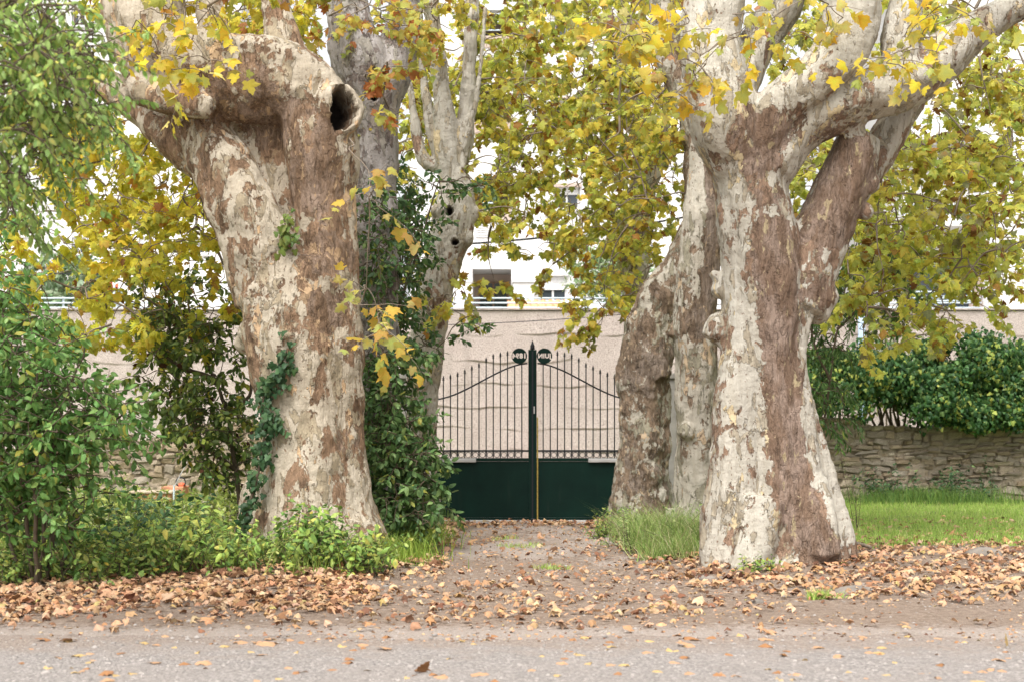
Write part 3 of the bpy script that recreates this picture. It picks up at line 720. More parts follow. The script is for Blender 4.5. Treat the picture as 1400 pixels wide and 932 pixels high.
limbsF = [[(578, 745, 0, 34), (576, 690, 0, 26), (575, 620, 0, 22), (577, 540, 0, 22), (584, 460, 0, 24), (594, 400, 0, 24), (608, 350, 0, 25), (620, 305, 0, 29), (624, 270, 0, 26), (620, 240, 0, 18)],
          [(622, 265, 0, 18), (612, 200, 0, 18), (604, 130, 0, 13), (597, 70, 0, 11), (590, 10, 0, 11), (585, -80, 0, 10)],
          [(618, 245, 0, 18), (634, 190, .1, 13), (640, 130, .1, 11), (643, 70, .1, 10), (646, 0, .1, 9), (650, -90, .1, 8)],
          [(632, 210, 0, 8), (650, 140, -.1, 5), (658, 80, -.1, 4.5), (664, 10, -.1, 4)],
          [(615, 245, .1, 12), (592, 180, .2, 9), (580, 110, .3, 8), (572, 40, .3, 7), (565, -60, .4, 6)],
          [(600, 230, .1, 9), (575, 210, .2, 7), (562, 130, .3, 6), (548, 40, .4, 6)],
          [(640, 292, 0, 17)], [(603, 288, -.15, 14)], [(632, 325, -.1, 15)]]
treeF, _ = plane_tree('plane tree with several upright pale stems left of the gate', 20.0, 578, limbsF, M['bark_pale'],
    [(700, 110, 60, 100, 20.6, 25, 50), (600, 100, 90, 100, 21, 26, 74), (560, 200, 40, 50, 21, 25, 14), (680, 250, 60, 60, 20, 24, 34), (690, 350, 40, 50, 20.5, 23, 7), (570, 20, 80, 40, 19, 23, 16), (630, 400, 40, 30, 19, 21, 9), (620, -40, 120, 40, 19, 23, 14), (740, 220, 40, 60, 21, 24, 12)], 'aut', AUTUMN, voxel=.022, brown=[(606, 380, 20, .3), (590, 440, 26, .2), (575, 600, 50, .0), (620, 290, 30, -.2), (600, 120, 60, -.3), (640, 120, 50, -.3)], bias=.12, disp=.10, single=260,
    holes=[(615, 290, -.2, .05, .07, .15, (0, -1, 0), 0), (622, 332, -.2, .055, .045, .15, (0, -1, 0), 0)])
limbsG = [[(518, 760, 0, 44), (517, 690, 0, 34), (516, 600, 0, 29), (516, 480, 0, 28), (516, 380, 0, 28), (516, 280, 0, 29), (514, 200, 0, 32), (508, 140, 0, 36), (492, 80, 0, 36), (478, 20, 0, 30), (470, -60, 0, 26), (462, -160, 0, 20)],
          [(512, 160, 0, 30), (535, 100, .1, 28), (548, 40, .2, 24), (556, -30, .2, 20), (566, -140, .3, 16)], [(500, 60, .2, 18), (455, 10, .4, 14), (430, -60, .5, 12)]]
treeG, _ = plane_tree('grey-barked plane tree standing close behind the massive left trunk', 17.6, 518, limbsG, M['bark_old'],
    [(470, 10, 70, 30, 15.6, 19, 10), (535, 140, 26, 50, 16.5, 18.5, 5), (545, 15, 60, 24, 16, 18, 8), (515, 100, 24, 40, 16.2, 17.2, 4)], 'aut2', [(.72, .60, .12, 4), (.66, .36, .12, 1.6), (.58, .26, .10, .7), (.54, .58, .15, 5)], voxel=.028, brown=[(510, 120, 25, .4)], bias=.25, disp=.12, single=260,
    holes=[(512, 112, -.55, .06, .20, .3, (.1, -1, 0), 0)])

# ------------------------------------------------------------------ shrubs and small trees
def shrub(name, label, cat, bpx, Y, stems, regions, shape, palette, leafsize, per, key, tlen=.4, r0=.015, single=0, droop=.5, stemr=.022, curl=.15, group=None, spread=1.0):
    b = P(bpx, 577, Y); b[2] = float(gz(b[0], b[1])); t = empty(name, b, label, cat, group)
    lines = []; skel = []
    for (pts) in stems:
        w = [P(a, c, Y + d) for a, c, d in pts]; L = catmull(w, 5); L += rng.normal(0, .008, L.shape); lines.append((L, np.linspace(stemr, stemr * .35, len(L)))); skel += list(L[2:])
    wood_mesh('stems', lines, M['stem'], t, 7)
    leafy(t, skel, regions, key, shape, palette, M['leaf_green'], leafsize, per, tlen=tlen, droop=droop, r0=r0, wood='stem', single=single, petiole=.012, curl=curl, spread=spread)
    return t

shrub('green_shrub', 'bright green leafy shrub with many thin stems at the left edge', 'shrub', 60, 12.6,
      [[(45, 800, 0), (35, 700, 0), (20, 560, .1), (10, 470, .2), (0, 400, .2)], [(55, 800, 0), (65, 690, -.1), (85, 560, -.2), (120, 470, -.2)], [(65, 800, .1), (80, 700, .2), (110, 610, .3), (160, 560, .3)], [(50, 800, -.1), (48, 690, -.3), (52, 580, -.3), (50, 480, -.3)], [(80, 800, .1), (100, 720, .2), (95, 640, .2), (60, 560, .2)], [(30, 800, .1), (5, 700, .2), (-20, 560, .2)]],
      [(30, 480, 65, 60, 11.9, 13.6, 90), (75, 560, 85, 45, 11.9, 13.4, 100), (-8, 390, 26, 80, 12, 13.6, 40), (40, 620, 90, 50, 12, 13.4, 85), (30, 690, 90, 40, 12, 13.4, 40), (-20, 560, 60, 120, 12, 13.4, 50), (150, 575, 40, 25, 12, 13, 12), (60, 690, 100, 40, 12, 13.2, 22)],
      'oval', GREEN, .085, 20, 'grn', tlen=.45, single=300)
# foliage hanging in at the top left, close to the lens
tl = shrub('acacia_tree', 'small-leaved green tree hanging in close at the top left corner', 'tree', -230, 9.0,
      [[(-230, 900, 0), (-220, 600, 0), (-210, 300, 0), (-150, 100, 0), (-60, -40, 0), (40, -120, 0)], [(-215, 350, 0), (-120, 200, .1), (-40, 130, .1), (50, 90, .2)], [(-150, 100, 0), (-40, 20, .2), (80, -30, .3), (150, -60, .4)]],
      [(35, 60, 95, 80, 8.0, 10.2, 150), (90, 130, 62, 80, 8.6, 10.2, 80), (10, 210, 45, 90, 8.6, 10.2, 50), (110, 215, 30, 30, 9, 10, 5), (0, 130, 60, 130, 8.4, 10, 30), (0, 300, 40, 50, 9, 10, 7)],
      'oval', [(.30, .46, .10, 4), (.42, .56, .17, 3.5), (.20, .33, .08, 2), (.66, .62, .12, 1.3)], .055, 22, 'aca', tlen=.42, droop=.9, single=300, stemr=.07)
shrub('laurel_tree', 'small dark-leaved tree between the green shrub and the massive trunk', 'tree', 300, 18.4,
      [[(330, 740, 0), (325, 660, 0), (310, 560, 0), (285, 500, 0), (262, 440, 0), (255, 390, 0)], [(312, 570, 0), (340, 540, .1), (350, 500, .1)], [(300, 520, 0), (245, 500, -.2), (210, 470, -.2)], [(322, 640, 0), (280, 610, -.2), (240, 570, -.2)]],
      [(250, 430, 60, 55, 17.6, 19, 66), (225, 520, 40, 45, 17.6, 19, 30), (300, 480, 45, 60, 17.8, 19.2, 32), (290, 590, 50, 50, 17.6, 19, 52), (260, 560, 40, 40, 17.6, 19, 26), (315, 640, 30, 35, 17.8, 19, 16), (215, 430, 30, 30, 17.8, 19, 8)],
      'oval', [(.11, .17, .045, 5), (.19, .26, .06, 4), (.38, .44, .09, 3), (.50, .40, .05, .4), (.12, .05, .03, .4)], .105, 17, 'lau', tlen=.42, single=0, stemr=.035)
shrub('dense_shrub', 'dense dark green leafy shrub growing right against the massive left trunk', 'shrub', 545, 16.9,
      [[(540, 760, 0), (538, 660, 0), (530, 560, 0), (525, 480, 0)], [(550, 760, .1), (560, 670, .1), (575, 600, .1)], [(545, 760, -.1), (548, 690, -.2), (580, 650, -.2)]],
      [(526, 500, 30, 50, 16.3, 17.8, 38), (532, 580, 34, 50, 16.2, 17.6, 50), (552, 635, 42, 45, 16.0, 17.4, 74), (558, 692, 42, 30, 15.8, 17, 48), (520, 640, 22, 60, 16.2, 17.4, 18), (510, 520, 16, 60, 16.4, 17.6, 14)],
      'oval', [(.08, .16, .05, 4), (.13, .23, .07, 4), (.24, .36, .12, 2.8), (.40, .42, .08, .4)], .095, 24, 'den', tlen=.4, single=0, spread=1.1)
shrub('holm_oak', 'dark evergreen oak growing in front of the upright-stemmed tree', 'tree', 545, 18.4,
      [[(548, 740, 0), (545, 560, 0), (540, 440, 0), (548, 350, 0), (555, 270, 0)], [(545, 420, 0), (575, 330, -.2), (600, 250, -.3)], [(542, 400, 0), (515, 320, 0), (520, 250, 0)]],
      [(540, 300, 45, 60, 18, 19.4, 58), (540, 380, 34, 50, 18, 19.4, 40), (520, 440, 30, 40, 18, 19.2, 24), (590, 250, 34, 18, 18.2, 19.4, 12), (655, 256, 16, 12, 18.6, 19.4, 4), (600, 470, 30, 16, 18.4, 19.2, 7), (535, 230, 30, 20, 18.2, 19.4, 10), (516, 300, 26, 50, 16.5, 17.3, 24), (514, 390, 24, 50, 16.4, 17.2, 26), (545, 330, 30, 60, 16.8, 17.8, 24), (640, 440, 25, 14, 18.6, 19.4, 4)],
      'oval', DARK, .085, 18, 'oak', tlen=.38, single=0)
shrub('ash_sapling', 'young ash with drooping green leaflets beside the biggest right trunk', 'tree', 1150, 20.0,
      [[(1120, 730, 0), (1125, 600, 0), (1140, 480, 0), (1160, 380, 0), (1175, 320, 0)], [(1135, 520, 0), (1110, 460, 0), (1105, 400, 0)], [(1145, 450, 0), (1200, 400, .1), (1250, 390, .1)]],
      [(1150, 380, 50, 40, 19.2, 21, 26), (1125, 470, 32, 55, 19.2, 20.8, 38), (1125, 560, 30, 40, 19, 20.8, 32), (1210, 400, 50, 40, 19.4, 21, 22), (1150, 450, 30, 30, 19.6, 21, 8), (1200, 340, 60, 30, 19.4, 21, 18)],
      'lance', [(.10, .20, .05, 4), (.16, .28, .08, 3), (.07, .14, .04, 3), (.35, .40, .08, .7)], .12, 17, 'ash', tlen=.45, droop=1.1, single=0)
# oleander and garden bushes up on the terrace
shrub('oleander_bush', 'pale green oleander bush on the terrace behind the railing above the gate', 'bush', 830, 36,
      [[(830, 430, 0), (825, 380, 0), (815, 350, 0)], [(835, 430, 0), (850, 380, 0), (870, 355, 0)]],
      [(815, 375, 38, 32, 35, 37, 60), (865, 380, 30, 32, 35, 37, 36), (820, 400, 45, 14, 35, 37, 14)], 'lance', [(.30, .42, .20, 3), (.22, .36, .14, 3), (.42, .52, .30, 2)], .24, 16, 'ole', tlen=.4, droop=-.4, single=0)
shrub('terrace_tree', 'grey-green bushy tree on the terrace behind the red slide', 'tree', 90, 38,
      [[(90, 430, 0), (90, 390, 0), (80, 350, 0)], [(95, 430, 0), (120, 380, 0)]],
      [(80, 380, 50, 36, 36, 40, 90), (130, 400, 36, 20, 36, 39, 30), (50, 400, 30, 20, 36, 39, 20)], 'oval', [(.30, .40, .24, 3), (.20, .32, .14, 3), (.40, .48, .30, 1)], .22, 14, 'ter', tlen=.45, single=0)
shrub('balcony_bush', 'leafy green bush in front of the balcony at the far right', 'bush', 1225, 30,
      [[(1215, 640, 0), (1210, 500, 0), (1215, 400, 0)], [(1220, 500, 0), (1250, 420, 0)]],
      [(1190, 340, 40, 40, 29, 31, 24), (1230, 360, 50, 50, 29, 31, 34), (1220, 430, 50, 40, 29, 31, 16)], 'oval', MIDGREEN, .17, 14, 'bal', tlen=.5, single=0)

# ------------------------------------------------------------------ ivy: hedge on the wall and climber on the trunk
def ivy_hedge():
    b = P(1290, 577, 27.0); b[2] = 1.45
    t = empty('ivy_hedge', b, 'thick dark ivy hedge spilling over the top of the right stone wall', 'hedge')
    blobs = []
    for i in range(190):
        px = rng.uniform(1095, 1490) if i < 95 else (rng.uniform(1290, 1440) if i < 150 else rng.uniform(1450, 1720))
        top = 470 if px > 1230 else 492 - (px - 1100) * .12
        py = rng.uniform(top, 562 + (12 if px > 1330 else 0)) if i < 120 or i >= 150 else rng.uniform(535, 566); blobs.append((px, py, rng.uniform(26.3, 27.4), rng.uniform(.28, .5)))
    pos, nr = [], []
    for (px, py, Y, r) in blobs:
        n = int(230 * r / .4); d = rng.normal(0, 1, (n, 3)); d[:, 1] -= .5; d /= np.linalg.norm(d, axis=1)[:, None]
        rr = r * rng.uniform(.7, 1.15, n); pos.append(P(px, py, Y) + d * rr[:, None] * np.array([1, .8, .8])); nr.append(d)
    pos = np.concatenate(pos); nr = np.concatenate(nr); k = pos[:, 2] > 1.12 + .2 * vnoise(pos[:, 0] * 2, pos[:, 0] * 0, 2); pos = pos[k]; nr = nr[k]
    tip = np.array([0, -.1, -.9]) + rng.normal(0, .5, pos.shape); nr = nr + rng.normal(0, .45, nr.shape) + np.array([0, 0, .3])
    lines = []
    for i in range(60):
        x0 = rng.uniform(1110, 1440); lines.append((catmull([P(x0, 600, 27.2), P(x0 + rng.uniform(-20, 20), 550, 27.0), P(x0 + rng.uniform(-40, 40), 500, 26.9)], 4), np.linspace(.03, .008, 9)))
    wood_mesh('stems', lines, M['stem'], t, 5)
    hang_leaves(t, 'ivy', 'ivy', [(.035, .10, .03, 4), (.07, .165, .045, 4), (.15, .26, .07, 2.4), (.46, .52, .11, 1.3)], M['leaf_green'], pos, tip, nr, .085 * rng.uniform(.6, 1.3, len(pos)), 0)
ivy_hedge()

def trunk_ivy():
    b = P(350, 577, 14.75); b[2] = 0.1
    t = empty('ivy_vine', b, 'dark ivy vine climbing the left edge of the massive trunk', 'ivy')
    path = catmull([P(325, 760, 14.75), P(338, 700, 14.80), P(352, 650, 14.86), P(362, 590, 14.92), P(360, 545, 14.92), P(378, 515, 14.88), P(392, 478, 14.86)], 6)
    wood_mesh('stems', [(path, np.linspace(.022, .006, len(path)))], M['stem'], t, 6)
    pos = []
    for i, p in enumerate(path):
        n = 11; w = .06 if i < 12 else .085
        pos.append(p + rng.normal(0, 1, (n, 3)) * np.array([w * .6, .05, .09]))
    for (px, py) in ((372, 570), (380, 580), (366, 625), (385, 515), (390, 500)):
        pos.append(P(px, py, 14.86) + rng.normal(0, 1, (18, 3)) * np.array([.05, .03, .06]))
    pos = np.concatenate(pos); n = len(pos)
    hang_leaves(t, 'ivy2', 'ivy', [(.035, .09, .035, 4), (.06, .13, .05, 4), (.10, .19, .07, 1.6)], M['leaf_green'], pos, np.array([-.1, -.15, -.8]) + rng.normal(0, .4, (n, 3)), np.array([-.2, -1, .35]) + rng.normal(0, .35, (n, 3)), .07 * rng.uniform(.6, 1.25, n), 300)
    t2 = empty('ivy_sprig', P(392, 325, 15.0), 'little green ivy sprig growing in the fork of the massive left trunk', 'ivy')
    pos = P(392, 322, 15.0) + rng.normal(0, 1, (70, 3)) * np.array([.05, .06, .11]); lines = [(catmull([P(392, 345, 15.1), P(394, 325, 15.0), P(388, 300, 15.0)], 3), [.008] * 7)]
    wood_mesh('stems', lines, M['stem'], t2, 5)
    hang_leaves(t2, 'ivy3', 'ivy', [(.10, .18, .04, 4), (.20, .28, .06, 3), (.15, .06, .03, 1)], M['leaf_green'], pos, np.array([0, -.2, -.8]) + rng.normal(0, .4, (70, 3)), np.array([0, -1, .4]) + rng.normal(0, .4, (70, 3)), .08 * rng.uniform(.6, 1.2, 70), 40)
trunk_ivy()

# ------------------------------------------------------------------ stone walls
def stone_variants():
    out = []
    for s_ in range(12):
        r = np.random.default_rng(s_ + 50); mb = MB(); mb.box(-.5, .5, -.5, .5, -.5, .5, .13)
        V = mb.V[0]; V = V + r.normal(0, .085, V.shape)
        me = bpy.data.meshes.new('stone'); me.from_pydata([tuple(v) for v in V], [], mb.Fc); me.update()
        import bmesh
        bm = bmesh.new(); bm.from_mesh(me); bmesh.ops.recalc_face_normals(bm, faces=bm.faces); bm.to_mesh(me); bm.free()
        me.materials.append(M['stone'][s_ % 3]); out.append(me)
    return out
STONES = stone_variants()
def stone_wall(label, x0, x1, Y, top, limit, hmin, hmax, wmin, wmax, seed):
    r = random.Random(seed); t = empty('stone_wall', ((x0 + x1) / 2, Y, 0), label, 'wall')
    # core with an uneven top
    xs = np.linspace(x0, x1, 60); V = []; 
    for x in xs:
        h = top(x) - .05
        V += [(x, Y + .02, -.05), (x, Y + .02, h), (x, Y + .42, h), (x, Y + .42, -.05)]
    Fc = []
    for i in range(59):
        for j in range(4): k = (j + 1) % 4; Fc.append([i * 4 + j, i * 4 + k, i * 4 + 4 + k, i * 4 + 4 + j])
    Fc += [[0, 1, 2, 3], [59 * 4 + 3, 59 * 4 + 2, 59 * 4 + 1, 59 * 4]]
    mb = MB(); mb.add(V, Fc); mb.build('mortar_core', M['mortar'], t)
    mx_ = np.arange(x0, x1, .035); mz_ = np.linspace(0, 1, 44); MX, MZ = np.meshgrid(mx_, mz_); tops = np.array([top(q) for q in mx_]) - .04
    d_ = .085 + .045 * vnoise(MX * 2.1, MZ * 4, seed) + .018 * vnoise(MX * 9, MZ * 15, seed + 1) + .008 * rng.normal(0, 1, MX.shape)
    VV = np.stack([MX, Y - d_, MZ * tops[None, :]], -1).reshape(-1, 3); a_ = len(mx_)
    I_ = (np.arange(43)[:, None] * a_ + np.arange(a_ - 1)[None, :]).ravel()
    build('mortar', VV, np.stack([I_, I_ + 1, I_ + 1 + a_, I_ + a_], 1), M['mortar'], t, True)
    base = wloc(t); z = .0; items = []
    while z < 1.9:
        h = r.uniform(hmin, hmax); x = x0 + r.uniform(0, .1)
        while x < x1:
            w = r.uniform(wmin, wmax) * (1.3 if r.random() < .2 else 1); hh = h * r.uniform(.75, 1.12)
            if z + hh * .6 < top(x + w / 2): items.append((x + w / 2, z + h / 2 + r.uniform(-.02, .02) + .035 * math.sin(x * 1.9 + seed) + .02 * math.sin(x * 4.1 + z * 3), w * .95, hh))
            x += w * 1.0
        z += h * 1.02
    vis = [q for q in items if -.5 < 700 + q[0] / Y * F < 1400]; other = [q for q in items if q not in vis]
    vis.sort(key=lambda q: -q[2] * q[3])
    for q in vis[:limit]:
        o = link('stone', STONES[r.randrange(12)], t)
        o.location = (q[0] - base[0], -.01 + r.uniform(-.04, .03), q[1]); o.scale = (q[2], .22, q[3]); o.rotation_euler = (0, r.uniform(-.13, .13), 0)
    rest = vis[limit:] + other
    if rest:
        mb = MB()
        for q in rest:
            s_ = MB(); s_.box(-.5, .5, -.5, .5, -.5, .5, .13); V = s_.V[0] + np.random.default_rng(int(q[0] * 1000) % 9999).normal(0, .04, s_.V[0].shape)
            mb.add(V * np.array([q[2], .22, q[3]]) + np.array([q[0], Y - .01, q[1]]), s_.Fc)
        o = mb.build('small_stones', M['stone'][1], t); o['kind'] = 'stuff'
stone_wall('low rubble stone wall beside the lawn under the ivy hedge on the right', 4.6, 14.5, 27.0, lambda x: 1.50 + .05 * math.sin(x * 2.3) + .03 * math.sin(x * 7), 300, .05, .17, .10, .36, 3)
stone_wall('crumbling dry stone wall seen between the shrubs on the left', -9.4, -4.4, 27.5, lambda x: 1.22 + .30 * (1 / (1 + math.exp(-(x + 6.25) * 5))) + .04 * math.sin(x * 9), 200, .10, .20, .16, .38, 5)

# roughcast retaining wall with wavy ledges
def retaining_wall():
    Y = 34.0; xs = np.arange(-19, 19.01, .06); zs = np.arange(-.1, 4.171, .0185); X, Z = np.meshgrid(xs, zs)
    out = np.zeros_like(X)
    bnd = [.25, .80, 1.35, 1.86, 2.40, 2.95, 3.60]
    lev = np.full(X.shape, .0)
    for i, b in enumerate(bnd):
        wv = b + .03 * np.sin(X * 1.9 + i * 2.1) + .022 * np.sin(X * 4.3 + i * 1.3 + np.sin(X * 1.7)) + .02 * np.sin(X * .9 + i * i)
        d = Z - wv; amp = np.clip(.5 + .9 * vnoise(X * 1.2, X * 0 + i * 3.7, i), .0, 1)
        out += .026 * amp * np.exp(-np.clip(d, 0, 9) / .16) * (d > 0)        # lip above the line
        out -= .018 * amp * np.exp(-np.clip(-d, 0, 9) / .05) * (d <= 0)
    out += .008 * vnoise(X * 3, Z * 3, 2)
    V = np.stack([X, Y - out, Z], -1).reshape(-1, 3); nx_, nz_ = len(xs), len(zs)
    I = (np.arange(nz_ - 1)[:, None] * nx_ + np.arange(nx_ - 1)[None, :]).ravel()
    t = empty('retaining_wall', (0, 34, 0), 'pinkish roughcast retaining wall with wavy ledges behind the gate', 'wall')
    build('wall_face', V, np.stack([I, I + 1, I + 1 + nx_, I + nx_], 1), M['roughcast'], t, False)
    mb = MB(); mb.box(-19, 19, 34.15, 34.45, -.1, 4.12); mb.build('wall_core', M['roughcast'], t)
    mb = MB(); mb.box(-19, 19, 33.95, 34.46, 4.172, 4.20, .006); mb.build('coping', M['roughcast'], t)
retaining_wall()
mb = MB(); mb.box(-40, 40, 34.45, 90, 3.6, 4.1); tag(mb.build('terrace', M['concrete']), kind='structure')

# railing on the wall
def rail_run(label, x0, x1, Y=34.25):
    t = empty('railing', ((x0 + x1) / 2, Y, 4.2), label, 'railing', 'pale blue railings along the terrace')
    z0 = P(0, 425, Y)[2]
    for py in (408, 414.5, 421):
        z = P(0, py, Y)[2]; MB().tube([(x0, Y, z), ((x0 + x1) / 2, Y, z), (x1, Y, z)], .020, 8).build('rail', M['railing'], t, True)
    x = x0 + .02
    while x < x1:
        MB().box(x, x + .045, Y + .022, Y + .06, 4.20, z0 + .33, .004).build('post', M['railing'], t); x += 1.3
xr = lambda px, Y: (px - 700) * Y / F
rail_run('pale blue railing on the wall top at the left, in front of the slide', xr(10, 34.25), xr(210, 34.25))
rail_run('pale blue railing on the wall top above the gate', xr(560, 34.25), xr(925, 34.25))
rail_run('pale blue railing on the wall top below the right-hand balcony', xr(1130, 34.25), xr(1342, 34.25))

# ------------------------------------------------------------------ gate
def gate():
    Y = 21.6; s = Y / F; cx = (728 - 700) * s; ztop = lambda py: CAMZ - (py - 577) * s
    zb = ztop(710) ; zpan = ztop(630)
    W_ = 1.80
    def leaf(side, label):
        t = empty('gate_leaf', (cx + side * .06, Y, 0.0), label, 'gate', 'two leaves of the driveway gate')
        i0 = cx + side * .062; i1 = cx + side * W_; xa, xb = min(i0, i1), max(i0, i1)
        MB().box(xa, xb, Y - .012, Y + .012, zb + .04, zpan, 0).build('panel', M['green'], t)
        MB().box(xa, xb, Y - .03, Y + .03, zb - .045, zb + .038, .004).build('bottom_rail', M['green'], t)
        MB().box(xa, xb, Y - .028, Y + .028, zpan + .002, zpan + .05, .004).build('middle_rail', M['green'], t)
        MB().box(xa, xb, Y - .008, Y + .008, ztop(617), ztop(614.5), 0).build('upper_rail', M['iron'], t)
        xo = i1; MB().box(min(xo, xo - side * .07), max(xo, xo - side * .07), Y - .032, Y + .032, zb - .05, ztop(528), .004).build('hinge_stile', M['green'], t)
        # swan-neck top rail
        def curve(u):   # u = px distance from the centre
            a = min(1, max(0, (u - 6) / 135.0)); return 496.5 + 50 * (3 * a * a - 2 * a ** 3) ** .92
        us = np.linspace(7, 160, 40)
        L = [(cx + side * u * s, Y, ztop(curve(u))) for u in us]; MB().tube(L, .012, 8).build('curved_rail', M['iron'], t, True)
        # bars with spear tips
        for i in range(15):
            u = 14.6 + 9.75 * i
            if i < 2: top = curve(u) + (0 if i else 0)
            else:
                table = [483, 485, 487, 492, 499, 503, 508, 512, 515, 517, 518.5, 520, 521]
                top = table[i - 2] + 3
            x = cx + side * u * s; zt = ztop(top); zl = zpan + .05
            b_ = MB().box(x - .0085, x + .0085, Y - .0085, Y + .0085, zl, zt).build('bar', M['iron'], t)
            if i >= 2:
                m = MB(); h = .085
                V = [(x, Y, zt + h)]; 
                prof = [(.006, .0), (.022, .012), (.010, .022), (.017, .034)]
                V = []; Fc = []
                for (r_, z_) in prof:
                    for a in range(6): V.append((x + r_ * math.cos(a * math.pi / 3), Y + r_ * math.sin(a * math.pi / 3), zt + z_))
                V.append((x, Y, zt + h))
                for k in range(3):
                    for a in range(6): c = (a + 1) % 6; Fc.append([k * 6 + a, k * 6 + c, k * 6 + 6 + c, k * 6 + 6 + a])
                for a in range(6): Fc.append([18 + a, 18 + (a + 1) % 6, 24])
                m.add(V, Fc); m.build('spear_tip', M['iron'], b_, True)
            # ring between the bars at the foot, and collar
            if i < 14:
                xc = x + side * 4.87 * s; zc = ztop(621.2); R = .040
                a = np.linspace(0, 2 * math.pi, 17); MB().tube([(xc + R * math.cos(q), Y, zc + R * math.sin(q)) for q in a], .006, 5, False).build('ring', M['iron'], t, True)
            MB().box(x - .016, x + .016, Y - .016, Y + .016, ztop(618.5), ztop(617.1), 0).build('collar', M['iron'], t)
        # grey motor cover lying along the middle rail at the hinge side
        u0, u1 = (77, 160) if side < 0 else (76, 160)
        x0, x1 = cx + side * u0 * s, cx + side * u1 * s
        MB().box(min(x0, x1), max(x0, x1), Y - .07, Y - .0285, ztop(631.5), ztop(626), .01).build('grey_cover', M['grey_cover'], t)
        # disc with the lettering cut through it (seen from behind)
        txt = '1894' if side < 0 else 'JUIN'
        c = bpy.data.curves.new('disc', 'FONT'); c.body = txt; c.align_x = 'CENTER'; c.align_y = 'CENTER'; c.size = .118 if side < 0 else .108; c.space_character = 1.08
        c.offset = 0
        fo = bpy.data.objects.new('f', c); C.objects.link(fo); bpy.context.view_layer.update(); c.size *= .196 / fo.dimensions.x
        bpy.context.view_layer.objects.active = fo; fo.select_set(True)
        bpy.ops.object.convert(target='CURVE'); fo = bpy.context.view_layer.objects.active; cu = fo.data
        sp = cu.splines.new('POLY'); N_ = 40; sp.points.add(N_ - 1); sp.use_cyclic_u = True
        for k in range(N_):
            a = 2 * math.pi * k / N_; sp.points[k].co = (.122 * math.cos(a), .122 * math.sin(a), 0, 1)
        cu.dimensions = '2D'; cu.fill_mode = 'BOTH'; cu.extrude = .005; cu.offset = -.0042; cu.resolution_u = 3
        dg = bpy.context.evaluated_depsgraph_get(); me = bpy.data.meshes.new_from_object(fo.evaluated_get(dg), depsgraph=dg); bpy.data.objects.remove(fo)
        me.name = 'disc'; me.materials.clear(); me.materials.append(M['green'])
        n = len(me.vertices); co = np.empty(n * 3, np.float32); me.vertices.foreach_get('co', co); co = co.reshape(-1, 3)
        co = np.stack([-co[:, 0], -co[:, 2], co[:, 1]], 1).astype(np.float32)      # upright, turned to be read from inside the grounds
        me.vertices.foreach_set('co', co.ravel()); me.update()
        d = link('disc', me, t); ux = 16.3 if side > 0 else 18.0
        d.location = (cx + side * ux * s - t.location[0], -.02, ztop(486.5)); 
        tag(d, 'round plate with %s cut out, seen reversed' % txt)
        return t
    L_ = leaf(-1, 'left gate leaf in dark green with the 1894 disc'); R_ = leaf(1, 'right gate leaf in dark green with the JUIN disc')
    # meeting stiles
    w = 5.6 * s
    MB().box(cx - w, cx + w, Y - .045, Y + .045, zb - .05, ztop(478), .005).build('meeting_stile', M['green'], L_)
    MB().box(cx - .012, cx + .012, Y - .052, Y - .046, zb, ztop(480), 0).build('stile_groove', M['iron'], L_)
    m = MB(); V = []; prof = [(.010, 0), (.045, .012), (.03, .035), (.036, .05), (.0, .17)]
    zt = ztop(478)
    for r_, z_ in prof[:-1]:
        for a in range(8): V.append((cx + r_ * math.cos(a * math.pi / 4), Y + r_ * math.sin(a * math.pi / 4), zt + z_))
    V.append((cx, Y, zt + .15)); Fc = []
    for k in range(3):
        for a in range(8): c = (a + 1) % 8; Fc.append([k * 8 + a, k * 8 + c, k * 8 + 8 + c, k * 8 + 8 + a])
    for a in range(8): Fc.append([24 + a, 24 + (a + 1) % 8, 32])
    m.add(V, Fc); m.build('finial', M['iron'], L_, True)
    MB().box(cx + w + .003, cx + w + .024, Y - .04, Y + .0, zb, ztop(570), 0).build('yellow_strip', M['gold'], R_)
    MB().box(cx + .015, cx + .035, Y - .058, Y - .0535, ztop(565), ztop(555), .001).build('lock_plate', M['grey_cover'], L_)
    MB().box(cx - .03, cx + .03, Y - .10, Y - .056, -.02, .05, .005).build('drop_bolt', M['iron'], L_)
    for side in (-1, 1):
        xo = cx + side * (W_ + .20)
        t = empty('gate_pillar', (xo, Y, 0), 'concrete gate pillar carrying the %s gate leaf' % ('left' if side < 0 else 'right'), 'pillar')
        MB().box(xo - .17, xo + .17, Y - .17, Y + .17, -.05, 2.15, .01).build('shaft', M['concrete'], t)
        MB().box(xo - .21, xo + .21, Y - .21, Y + .21, 2.152, 2.24, .015).build('cap', M['concrete'], t)
    mb = MB(); mb.box(cx - 1.9, cx + 1.9, Y - .10, Y + .14, -.04, .022, .004); tag(mb.build('threshold', simple('pale_concrete', (.50, .47, .45), .9, .2)), kind='structure')
gate()

